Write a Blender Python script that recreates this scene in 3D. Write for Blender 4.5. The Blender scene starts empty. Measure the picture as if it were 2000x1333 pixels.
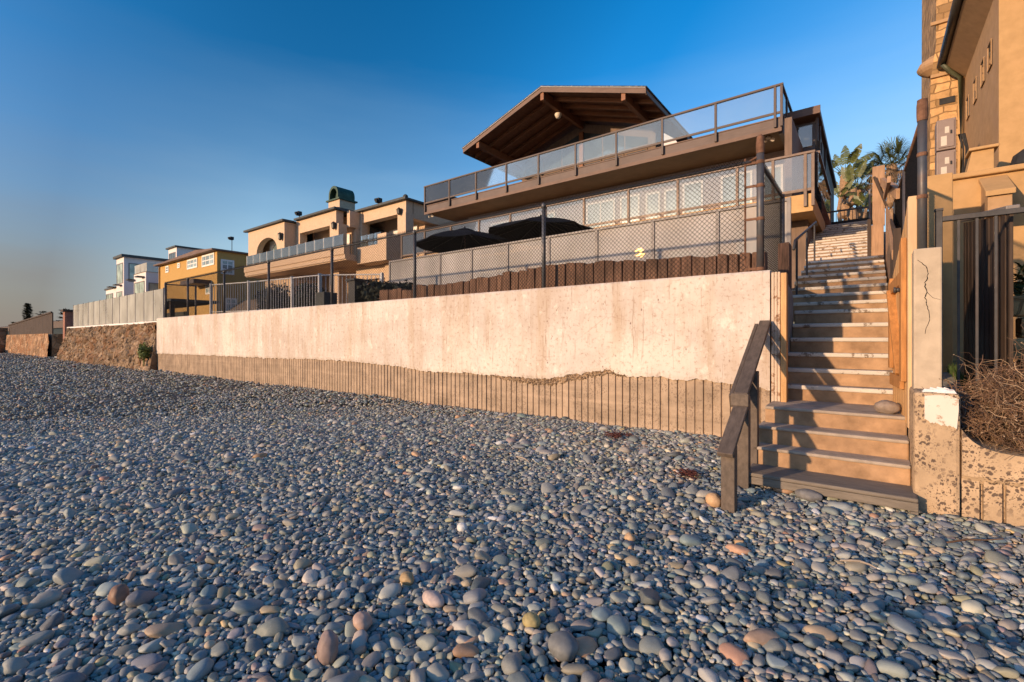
import bpy, bmesh, math, random
import numpy as np
from mathutils import Vector, Matrix, noise as mnoise
R = math.radians
rnd = random.Random(7)
S = bpy.context.scene
COL = S.collection
# ------------------------------------------------------------------ camera
F, CX, HOR, ZC = 916.0, 1000.0, 662.0, 1.26
YAW = R(37.4)
AX = (-math.sin(YAW), math.cos(YAW)); RT = (math.cos(YAW), math.sin(YAW))
cd = bpy.data.cameras.new('camera'); cam = bpy.data.objects.new('camera', cd); COL.objects.link(cam)
cam.location = (0, 0, ZC); cam.rotation_euler = (R(90), 0, YAW)
cd.sensor_width = 36; cd.lens = F / 2000 * 36; cd.shift_y = (HOR - 666.5) / 2000
cd.clip_start = 0.05; cd.clip_end = 5000
S.camera = cam

def at(px, py, Y):
    """world point on the vertical plane Y = const seen at a measured position"""
    X = Y * math.tan(math.atan((px - CX) / F) - YAW)
    D = AX[0] * X + AX[1] * Y
    return Vector((X, Y, ZC + (HOR - py) / F * D))
def ax_(px, Y): return at(px, HOR, Y).x
def az_(px, py, Y): return at(px, py, Y).z

# ------------------------------------------------------------------ mesh building
class MB:
    def __init__(s): s.v = []; s.f = []; s.mi = []; s.m = 0
    def add(s, vs, fs):
        b = len(s.v); s.v += [tuple(p) for p in vs]
        for f in fs: s.f.append([b + i for i in f]); s.mi.append(s.m)
        return s
    def box(s, x0, x1, y0, y1, z0, z1):
        if x1 < x0: x0, x1 = x1, x0
        if y1 < y0: y0, y1 = y1, y0
        if z1 < z0: z0, z1 = z1, z0
        return s.add([(x0,y0,z0),(x1,y0,z0),(x1,y1,z0),(x0,y1,z0),(x0,y0,z1),(x1,y0,z1),(x1,y1,z1),(x0,y1,z1)],
                     [(0,3,2,1),(4,5,6,7),(0,1,5,4),(1,2,6,5),(2,3,7,6),(3,0,4,7)])
    def hexa(s, b, t):
        return s.add(list(b) + list(t), [(0,3,2,1),(4,5,6,7),(0,1,5,4),(1,2,6,5),(2,3,7,6),(3,0,4,7)])
    def beam(s, p, q, w, h, up=(0,0,1)):
        p, q = Vector(p), Vector(q); d = (q - p).normalized(); up = Vector(up)
        a = d.cross(up)
        if a.length < 1e-4: a = d.cross(Vector((1,0,0)))
        a.normalize(); b = a.cross(d).normalized(); a *= w/2; b *= h/2
        return s.hexa([p-a-b, p+a-b, q+a-b, q-a-b], [p-a+b, p+a+b, q+a+b, q-a+b])
    def tube(s, p, q, r0, r1=None, n=8, cap=True):
        p, q = Vector(p), Vector(q); r1 = r0 if r1 is None else r1
        d = (q-p).normalized(); a = d.cross(Vector((0,0,1)))
        if a.length < 1e-4: a = Vector((1,0,0))
        a.normalize(); b = d.cross(a)
        vs = []
        for (c, r) in ((p, r0), (q, r1)):
            for i in range(n):
                t = 2*math.pi*i/n; vs.append(c + a*(r*math.cos(t)) + b*(r*math.sin(t)))
        fs = [(i, (i+1) % n, n+(i+1) % n, n+i) for i in range(n)]
        if cap: fs += [tuple(range(n-1,-1,-1)), tuple(range(n, 2*n))]
        return s.add(vs, fs)
    def path(s, pts, rs, n=6):
        pts = [Vector(p) for p in pts]
        if not hasattr(rs, '__len__'): rs = [rs]*len(pts)
        vs = []
        for i, p in enumerate(pts):
            d = (pts[min(i+1, len(pts)-1)] - pts[max(i-1, 0)]).normalized()
            a = d.cross(Vector((0,0,1)))
            if a.length < 1e-3: a = d.cross(Vector((1,0,0)))
            a.normalize(); b = d.cross(a)
            for k in range(n):
                t = 2*math.pi*k/n; vs.append(p + a*(rs[i]*math.cos(t)) + b*(rs[i]*math.sin(t)))
        fs = []
        for i in range(len(pts)-1):
            for k in range(n): fs.append((i*n+k, i*n+(k+1) % n, (i+1)*n+(k+1) % n, (i+1)*n+k))
        fs += [tuple(range(n-1,-1,-1)), tuple(range((len(pts)-1)*n, len(pts)*n))]
        return s.add(vs, fs)
    def prism(s, poly, a, b, axis='y'):
        """extrude a 2D polygon (x,z for axis y; y,z for axis x; x,y for axis z)"""
        n = len(poly)
        def m(u, w, t): return (u, t, w) if axis == 'y' else ((t, u, w) if axis == 'x' else (u, w, t))
        vs = [m(u, w, a) for u, w in poly] + [m(u, w, b) for u, w in poly]
        fs = [tuple(range(n)), tuple(range(2*n-1, n-1, -1))] + [(i, n+i, n+(i+1) % n, (i+1) % n) for i in range(n)]
        return s.add(vs, fs)
    def lathe(s, c, prof, n=16):
        vs = []; k = len(prof)
        for (r, z) in prof:
            for i in range(n):
                t = 2*math.pi*i/n; vs.append((c[0]+r*math.cos(t), c[1]+r*math.sin(t), c[2]+z))
        fs = [(j*n+i, j*n+(i+1) % n, (j+1)*n+(i+1) % n, (j+1)*n+i) for j in range(k-1) for i in range(n)]
        fs += [tuple(range(n-1,-1,-1)), tuple(range((k-1)*n, k*n))]
        return s.add(vs, fs)
    def frame(s, x0, x1, z0, z1, w, y0, y1):
        s.box(x0, x1, y0, y1, z0, z0+w); s.box(x0, x1, y0, y1, z1-w, z1)
        s.box(x0, x0+w, y0, y1, z0+w, z1-w); s.box(x1-w, x1, y0, y1, z0+w, z1-w); return s
    def framex(s, y0, y1, z0, z1, w, x0, x1):
        s.box(x0, x1, y0, y1, z0, z0+w); s.box(x0, x1, y0, y1, z1-w, z1)
        s.box(x0, x1, y0, y0+w, z0+w, z1-w); s.box(x0, x1, y1-w, y1, z0+w, z1-w); return s

def root_of(o):
    while o.parent: o = o.parent
    return o
def build(name, mb, mats, parent=None, origin=None, bevel=0, smooth=False, label=None):
    """one mesh object; vertices are given in world space and stored relative to the thing's base"""
    if parent is not None: off = Vector(root_of(parent).location)
    else: off = Vector(origin) if origin else Vector((0,0,0))
    me = bpy.data.meshes.new(name)
    me.from_pydata([(x-off.x, y-off.y, z-off.z) for x, y, z in mb.v], [], mb.f)
    if not isinstance(mats, (list, tuple)): mats = [mats]
    for m in mats: me.materials.append(m)
    if len(mats) > 1: me.polygons.foreach_set('material_index', mb.mi)
    bm = bmesh.new(); bm.from_mesh(me)
    bmesh.ops.recalc_face_normals(bm, faces=bm.faces); bm.to_mesh(me); bm.free()
    if smooth: me.polygons.foreach_set('use_smooth', [True]*len(me.polygons))
    me.update()
    o = bpy.data.objects.new(name, me); COL.objects.link(o)
    if parent is not None: o.parent = parent
    else: o.location = off
    if bevel:
        b = o.modifiers.new('bevel', 'BEVEL'); b.width = bevel; b.segments = 2; b.limit_method = 'ANGLE'; b.angle_limit = R(40)
    if label: o['label'] = label
    return o
def tag(o, label=None, cat=None, group=None, kind=None):
    if label: o['label'] = label
    if cat: o['category'] = cat
    if group: o['group'] = group
    if kind: o['kind'] = kind
    return o
def thing(name, loc, label, cat, group=None):
    o = bpy.data.objects.new(name, None); COL.objects.link(o); o.location = loc; o.empty_display_size = .2
    return tag(o, label, cat, group)
def copy_tree(o, parent=None):
    c = o.copy(); COL.objects.link(c)
    if parent: c.parent = parent
    for ch in list(o.children): copy_tree(ch, c)
    return c

# ------------------------------------------------------------------ materials
def nt(name):
    m = bpy.data.materials.new(name); m.use_nodes = True; t = m.node_tree; t.nodes.clear()
    out = t.nodes.new('ShaderNodeOutputMaterial'); return m, t, out
def N(t, typ, **kw):
    n = t.nodes.new(typ)
    for k, v in kw.items():
        if k in n.inputs.keys(): n.inputs[k].default_value = v
        else: setattr(n, k, v)
    return n
def ramp(t, fac, stops):
    r = t.nodes.new('ShaderNodeValToRGB'); e = r.color_ramp.elements
    while len(e) < len(stops): e.new(.5)
    for i, (p, c) in enumerate(stops):
        e[i].position = p; e[i].color = (c if hasattr(c, '__len__') else (c, c, c)) + ((1,) if not hasattr(c, '__len__') or len(c) == 3 else ())
    t.links.new(fac, r.inputs[0]); return r.outputs[0]
def mixc(t, a, b, fac, mode='MIX'):
    m = t.nodes.new('ShaderNodeMix'); m.data_type = 'RGBA'; m.blend_type = mode
    for sock, v in ((m.inputs[0], fac), (m.inputs[6], a), (m.inputs[7], b)):
        if hasattr(v, 'links') or isinstance(v, bpy.types.NodeSocket): t.links.new(v, sock)
        elif hasattr(v, '__len__'): sock.default_value = tuple(v) + ((1,) if len(v) == 3 else ())
        else: sock.default_value = v
    return m.outputs[2]
def coords(t, scale=(1,1,1), kind='Object', rot=(0,0,0)):
    c = t.nodes.new('ShaderNodeTexCoord'); mp = t.nodes.new('ShaderNodeMapping')
    mp.inputs['Scale'].default_value = scale; mp.inputs['Rotation'].default_value = rot
    t.links.new(c.outputs[kind], mp.inputs[0]); return mp.outputs[0]
def noise(t, vec, scale, detail=4, rough=.55):
    n = N(t, 'ShaderNodeTexNoise'); n.inputs['Scale'].default_value = scale; n.inputs['Detail'].default_value = detail
    n.inputs['Roughness'].default_value = rough; t.links.new(vec, n.inputs['Vector']); return n.outputs['Fac']
def voro(t, vec, scale, feature='F1', out='Distance'):
    n = N(t, 'ShaderNodeTexVoronoi', feature=feature); n.inputs['Scale'].default_value = scale
    t.links.new(vec, n.inputs['Vector']); return n.outputs[out]
def finish(t, out, col, rough=.7, bumpf=None, bump=.3, dist=.01, metallic=0, spec=.4):
    p = N(t, 'ShaderNodeBsdfPrincipled')
    if hasattr(col, 'links'): t.links.new(col, p.inputs['Base Color'])
    else: p.inputs['Base Color'].default_value = tuple(col) + (1,)
    if hasattr(rough, 'links'): t.links.new(rough, p.inputs['Roughness'])
    else: p.inputs['Roughness'].default_value = rough
    p.inputs['Metallic'].default_value = metallic; p.inputs['Specular IOR Level'].default_value = spec
    if bumpf is not None:
        b = N(t, 'ShaderNodeBump'); b.inputs['Strength'].default_value = bump; b.inputs['Distance'].default_value = dist
        t.links.new(bumpf, b.inputs['Height']); t.links.new(b.outputs[0], p.inputs['Normal'])
    t.links.new(p.outputs[0], out.inputs[0]); return p
def pm(name, c, var=.25, scale=6, rough=.7, bump=.2, bscale=None, dist=.006, stretch=(1,1,1), metallic=0, dark=None, dscale=1.5, damt=.5, spec=.35):
    """a weathered surface: fine noise between two tones of c, larger stains of colour dark"""
    m, t, out = nt(name)
    v = coords(t, stretch); f = noise(t, v, scale, 6, .6)
    lo = tuple(x*(1-var) for x in c); hi = tuple(min(1, x*(1+var)) for x in c)
    col = ramp(t, f, [(.3, lo), (.7, hi)])
    if dark:
        d = noise(t, coords(t, stretch), dscale, 5, .65)
        col = mixc(t, col, dark, ramp(t, d, [(.5, 0.), (.75, damt)]))
    bf = noise(t, v, bscale or scale*4, 5, .6)
    rr = ramp(t, f, [(.3, min(1, rough+.08)), (.7, max(.05, rough-.08))])
    finish(t, out, col, rr, bf, bump, dist, metallic, spec); return m
def wood(name, c, grain=(1,1,18), var=.35, rough=.7, dark=None):
    """grain runs along the axis whose scale is small"""
    m, t, out = nt(name)
    f = noise(t, coords(t, grain), 3, 7, .65); g = noise(t, coords(t), 1.3, 3)
    lo = tuple(x*(1-var) for x in c); hi = tuple(min(1, x*(1+var)) for x in c)
    col = ramp(t, f, [(.3, lo), (.7, hi)])
    col = mixc(t, col, dark or tuple(x*.55 for x in c), ramp(t, g, [(.45, 0.), (.8, .7)]))
    finish(t, out, col, rough, f, .35, .004, 0, .3); return m
def glass(name, haze=.25, tint=(.8,.86,.86), hc=(.55,.56,.57), refl=.12, rough=.02, vary=.6, ior=1.45, gc=(.95,.95,.95)):
    """window pane: clear share, milky salt film, fresnel reflection"""
    m, t, out = nt(name)
    tr = N(t, 'ShaderNodeBsdfTransparent'); tr.inputs[0].default_value = tint + (1,)
    df = N(t, 'ShaderNodeBsdfDiffuse'); df.inputs[0].default_value = hc + (1,)
    gl = N(t, 'ShaderNodeBsdfGlossy'); gl.inputs['Roughness'].default_value = rough; gl.inputs[0].default_value = gc + (1,)
    m1 = N(t, 'ShaderNodeMixShader'); m2 = N(t, 'ShaderNodeMixShader')
    f = ramp(t, noise(t, coords(t, (1,1,.6)), .9, 4), [(.3, haze*(1-vary*.5)), (.7, min(1, haze*(1+vary*.5)))])
    t.links.new(f, m1.inputs[0]); t.links.new(tr.outputs[0], m1.inputs[1]); t.links.new(df.outputs[0], m1.inputs[2])
    lw = N(t, 'ShaderNodeFresnel'); lw.inputs['IOR'].default_value = ior
    ad = N(t, 'ShaderNodeMath', operation='ADD'); ad.inputs[1].default_value = refl; ad.use_clamp = True
    t.links.new(lw.outputs[0], ad.inputs[0]); t.links.new(ad.outputs[0], m2.inputs[0])
    t.links.new(m1.outputs[0], m2.inputs[1]); t.links.new(gl.outputs[0], m2.inputs[2])
    t.links.new(m2.outputs[0], out.inputs[0]); return m
def pane_mat(name, c=(.03,.04,.05), rough=.05):
    m, t, out = nt(name); f = noise(t, coords(t), .7, 2)
    col = ramp(t, f, [(.35, tuple(x*.6 for x in c)), (.65, tuple(x*1.6 for x in c))])
    finish(t, out, col, rough, None, spec=.9); return m
# ------------------------------------------------------------------ light
SUN_AZ, SUN_EL = R(22.2), R(10)        # sun stands over the sea, 22 deg to the left of the wall's normal
sd = Vector((-math.sin(SUN_AZ)*math.cos(SUN_EL), -math.cos(SUN_AZ)*math.cos(SUN_EL), math.sin(SUN_EL)))
sl = bpy.data.lights.new('sun', 'SUN'); so = bpy.data.objects.new('sun', sl); COL.objects.link(so)
sl.energy = 2.0; sl.angle = R(1.1); sl.color = (1.0, .68, .41)
so.rotation_euler = sd.to_track_quat('Z', 'Y').to_euler(); so.location = sd*60
W = bpy.data.worlds.new('World'); S.world = W; W.use_nodes = True
wt = W.node_tree; bg = wt.nodes['Background']
sky = wt.nodes.new('ShaderNodeTexSky'); sky.sky_type = 'NISHITA'; sky.sun_disc = False
sky.sun_elevation = SUN_EL; sky.sun_rotation = math.pi + SUN_AZ
sky.air_density = 1.0; sky.dust_density = 1.0; sky.ozone_density = 3.5; sky.altitude = 0
bg.inputs[1].default_value = .15
# clear evening sky: strongest blue a right angle from the sun, a pale sea haze low down that is warmer on the sun's side
tc = wt.nodes.new('ShaderNodeTexCoord'); dirv = tc.outputs['Generated']
def wdot(v):
    d = wt.nodes.new('ShaderNodeVectorMath'); d.operation = 'DOT_PRODUCT'; d.inputs[1].default_value = v; wt.links.new(dirv, d.inputs[0]); return d.outputs['Value']
def antisolar(v):
    q = N(wt, 'ShaderNodeMapRange'); q.inputs['From Min'].default_value = -.55; q.inputs['From Max'].default_value = -.95; q.clamp = True; wt.links.new(v, q.inputs['Value']); return q.outputs['Result']
cg = wdot(tuple(sd)); sq = N(wt, 'ShaderNodeMath', operation='MULTIPLY'); wt.links.new(cg, sq.inputs[0]); wt.links.new(cg, sq.inputs[1])
pol = ramp(wt, sq.outputs[0], [(0., .48), (.10, .58), (.24, .73), (1., .78)])
hs = N(wt, 'ShaderNodeHueSaturation'); hs.inputs['Saturation'].default_value = 1.28; wt.links.new(sky.outputs[0], hs.inputs['Color'])
c1 = mixc(wt, hs.outputs[0], pol, 1.0, 'MULTIPLY')
zc = wdot((0, 0, 1)); hn = N(wt, 'ShaderNodeTexNoise'); hm = N(wt, 'ShaderNodeMapping'); hm.inputs['Scale'].default_value = (1.2,1.2,7); wt.links.new(dirv, hm.inputs[0]); wt.links.new(hm.outputs[0], hn.inputs['Vector']); hn.inputs['Scale'].default_value = 2.4; hn.inputs['Detail'].default_value = 5
hq = N(wt, 'ShaderNodeMath', operation='MULTIPLY_ADD'); hq.inputs[1].default_value = .10; wt.links.new(hn.outputs['Fac'], hq.inputs[0]); wt.links.new(zc, hq.inputs[2]); hs2 = N(wt, 'ShaderNodeMath', operation='SUBTRACT'); hs2.inputs[1].default_value = .05; wt.links.new(hq.outputs[0], hs2.inputs[0]); zc = hs2.outputs[0]
hz = ramp(wt, zc, [(0., .96), (.08, .86), (.19, .50), (.34, .16), (.5, 0.)])
hz_b = ramp(wt, zc, [(0., .96), (.18, .90), (.31, .74), (.45, .36), (.62, .04)])
hz = mixc(wt, hz, hz_b, ramp(wt, cg, [(0., 0.), (1., 0.)]) if False else antisolar(cg))
sideh = ramp(wt, cg, [(0., (1.35, 1.85, 2.15)), (.0001, (1.35, 1.85, 2.15)), (.26, (.66, .57, .52)), (.5, (.85, .66, .5))])
wt.links.new(mixc(wt, c1, sideh, hz), bg.inputs[0])
S.view_settings.view_transform = 'Standard'; S.view_settings.look = 'None'
S.view_settings.exposure = 1.5; S.view_settings.gamma = 1
S.cycles.max_bounces = 8; S.cycles.transparent_max_bounces = 24
S.render.engine = 'CYCLES'
try: S.cycles.use_denoising = True; S.cycles.denoiser = 'OPENIMAGEDENOISE'; S.cycles.denoising_input_passes = 'RGB_ALBEDO_NORMAL'; S.cycles.denoising_prefilter = 'ACCURATE'
except Exception: pass

# ------------------------------------------------------------------ palette
def plaster():
    m, t, out = nt('sea_plaster'); v = coords(t)
    f = noise(t, v, 1.4, 6, .6); st = noise(t, coords(t, (1,1,.09)), 3.2, 6, .7); fine = noise(t, v, 18, 6, .7)
    col = ramp(t, f, [(.3, (.475,.41,.36)), (.7, (.62,.56,.51))])
    col = mixc(t, col, (.42,.31,.215), ramp(t, st, [(.46, 0.), (.68, .75)]))
    big = noise(t, coords(t, (.8,.8,1.1)), .55, 5, .65); col = mixc(t, col, (.66,.60,.53), ramp(t, big, [(.5, 0.), (.66, .8)])); col = mixc(t, col, (.42,.325,.26), ramp(t, big, [(.3, .6), (.46, 0.)]))
    col = mixc(t, col, (.33,.23,.17), ramp(t, fine, [(.53, 0.), (.68, .85)]))
    pit = voro(t, coords(t, (1,1,.6)), 7.5); pit2 = noise(t, v, 2.1, 3)
    pf = ramp(t, pit, [(.05, 1.), (.10, 0.)]); 
    mm = N(t, 'ShaderNodeMath', operation='MULTIPLY'); t.links.new(pf, mm.inputs[0]); t.links.new(ramp(t, pit2, [(.40, 0.), (.55, .9)]), mm.inputs[1])
    col = mixc(t, col, (.16,.10,.07), mm.outputs[0])
    vl = noise(t, coords(t, (9,9,.5)), 2.2, 5, .75); col = mixc(t, col, (.30,.21,.15), ramp(t, vl, [(.575, 0.), (.64, .6)])); wh = noise(t, coords(t, (1,1,.7)), 4.5, 7, .7); col = mixc(t, col, (.74,.69,.62), ramp(t, wh, [(.56, 0.), (.66, .6)]))
    cr = voro(t, coords(t, (1.2,1.2,.8)), 1.7, 'DISTANCE_TO_EDGE'); nz = noise(t, v, 1.2, 2)
    cm = N(t, 'ShaderNodeMath', operation='MULTIPLY'); t.links.new(ramp(t, cr, [(.0, .55), (.006, 0.)]), cm.inputs[0]); t.links.new(ramp(t, nz, [(.5, 0.), (.62, 1.)]), cm.inputs[1])
    col = mixc(t, col, (.3,.2,.14), cm.outputs[0])
    b = noise(t, v, 9, 8, .7)
    bb = N(t, 'ShaderNodeMath', operation='SUBTRACT'); t.links.new(b, bb.inputs[0]); t.links.new(mm.outputs[0], bb.inputs[1])
    finish(t, out, col, .85, bb.outputs[0], .55, .012, 0, .2); return m
def aggregate(name, c, dots=.9, ds=26, rows=True):
    m, t, out = nt(name); v = coords(t)
    f = noise(t, v, 3, 6, .65)
    col = ramp(t, f, [(.3, tuple(x*.75 for x in c)), (.7, tuple(x*1.2 for x in c))])
    if rows:                                             # pour lines of the concrete
        h = noise(t, coords(t, (.12,.12,5)), 1.6, 4, .6)
        col = mixc(t, col, tuple(min(1, x*1.35) for x in c), ramp(t, h, [(.52, 0.), (.68, .6)]))
        col = mixc(t, col, tuple(x*.6 for x in c), ramp(t, h, [(.3, .6), (.42, 0.)]))
    w = mixc(t, v, N(t, 'ShaderNodeTexNoise', Scale=14).outputs['Color'], .05)
    d = voro(t, w, ds); sel = noise(t, v, 3.5, 3)
    d2 = voro(t, w, ds*2.3); dn = N(t, 'ShaderNodeMath', operation='MINIMUM'); dq = N(t, 'ShaderNodeMath', operation='ADD'); dq.inputs[1].default_value = .1; t.links.new(d2, dq.inputs[0]); t.links.new(d, dn.inputs[0]); t.links.new(dq.outputs[0], dn.inputs[1]); d = dn.outputs[0]
    mm = N(t, 'ShaderNodeMath', operation='MULTIPLY'); t.links.new(ramp(t, d, [(.30, 1.), (.40, 0.)]), mm.inputs[0]); t.links.new(ramp(t, sel, [(.40, 0.), (.52, dots)]), mm.inputs[1])
    col = mixc(t, col, (.12,.085,.065), mm.outputs[0])
    b = noise(t, v, 22, 6, .7)
    bb = N(t, 'ShaderNodeMath', operation='SUBTRACT'); t.links.new(b, bb.inputs[0]); t.links.new(mm.outputs[0], bb.inputs[1])
    finish(t, out, col, .88, bb.outputs[0], .5, .01, 0, .2); return m
def rubble(name, c, sc=3.2):
    m, t, out = nt(name); v = coords(t)
    w = mixc(t, v, N(t, 'ShaderNodeTexNoise', Scale=3).outputs['Color'], .06)
    vc = N(t, 'ShaderNodeTexVoronoi'); vc.inputs['Scale'].default_value = sc; t.links.new(w, vc.inputs['Vector'])
    ed = voro(t, w, sc, 'DISTANCE_TO_EDGE')
    hs = N(t, 'ShaderNodeSeparateColor'); t.links.new(vc.outputs['Color'], hs.inputs[0])
    col = ramp(t, hs.outputs[0], [(0, tuple(x*.55 for x in c)), (.5, c), (1, tuple(min(1, x*1.5) for x in c))])
    col = mixc(t, col, tuple(x*.8 for x in (c[0]*1.1, c[1]*.8, c[2]*.6)), ramp(t, hs.outputs[1], [(.55, 0.), (.9, .8)]))
    col = mixc(t, col, tuple(x*.35 for x in c), ramp(t, ed, [(.0, .8), (.03, 0.)]))
    fn = noise(t, v, 16, 6, .7); col = mixc(t, col, tuple(x*.5 for x in c), ramp(t, fn, [(.5, 0.), (.75, .6)]))
    e2 = ramp(t, ed, [(0, 0.), (.12, 1.)])
    finish(t, out, col, .88, e2, .6, .05, 0, .2); return m
def chipped(name, c, chip, rough=.8, amt=.5):
    m, t, out = nt(name); v = coords(t); n1 = noise(t, v, 9, 7, .75); n2 = noise(t, v, 2, 4)
    col = ramp(t, n2, [(.3, tuple(x*.8 for x in c)), (.7, c)])
    col = mixc(t, col, chip, ramp(t, n1, [(amt, 0.), (amt+.06, .95)]))
    finish(t, out, col, rough, n1, .3, .006, 0, .2); return m
def ashlar(name, c):
    m, t, out = nt(name); v = coords(t); sx = N(t, 'ShaderNodeSeparateXYZ'); t.links.new(v, sx.inputs[0])
    nzc = N(t, 'ShaderNodeTexNoise'); nzc.inputs['Scale'].default_value = 2.3; t.links.new(v, nzc.inputs['Vector'])
    ad = N(t, 'ShaderNodeMath', operation='ADD'); t.links.new(sx.outputs[0], ad.inputs[0]); t.links.new(sx.outputs[1], ad.inputs[1])
    cb = N(t, 'ShaderNodeCombineXYZ'); t.links.new(ad.outputs[0], cb.inputs[0]); t.links.new(sx.outputs[2], cb.inputs[1])
    w = mixc(t, cb.outputs[0], nzc.outputs['Color'], .16)
    b = N(t, 'ShaderNodeTexBrick'); b.offset = .37; b.squash = .72; b.squash_frequency = 3; t.links.new(w, b.inputs['Vector'])
    for k, x in (('Scale', 1.), ('Mortar Size', .012), ('Mortar Smooth', .3), ('Brick Width', .29), ('Row Height', .155), ('Bias', 0.)): b.inputs[k].default_value = x
    b.inputs['Color1'].default_value = tuple(x*.6 for x in c) + (1,); b.inputs['Color2'].default_value = tuple(min(1, x*1.35) for x in c) + (1,); b.inputs['Mortar'].default_value = tuple(x*.5 for x in c) + (1,)
    f = noise(t, v, 5, 6, .7); col = mixc(t, b.outputs['Color'], tuple(x*.55 for x in c), ramp(t, f, [(.45, 0.), (.7, .7)]))
    sb = N(t, 'ShaderNodeMath', operation='SUBTRACT'); t.links.new(f, sb.inputs[0]); t.links.new(b.outputs['Fac'], sb.inputs[1])
    finish(t, out, col, .88, sb.outputs[0], .7, .03, 0, .2); return m
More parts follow.
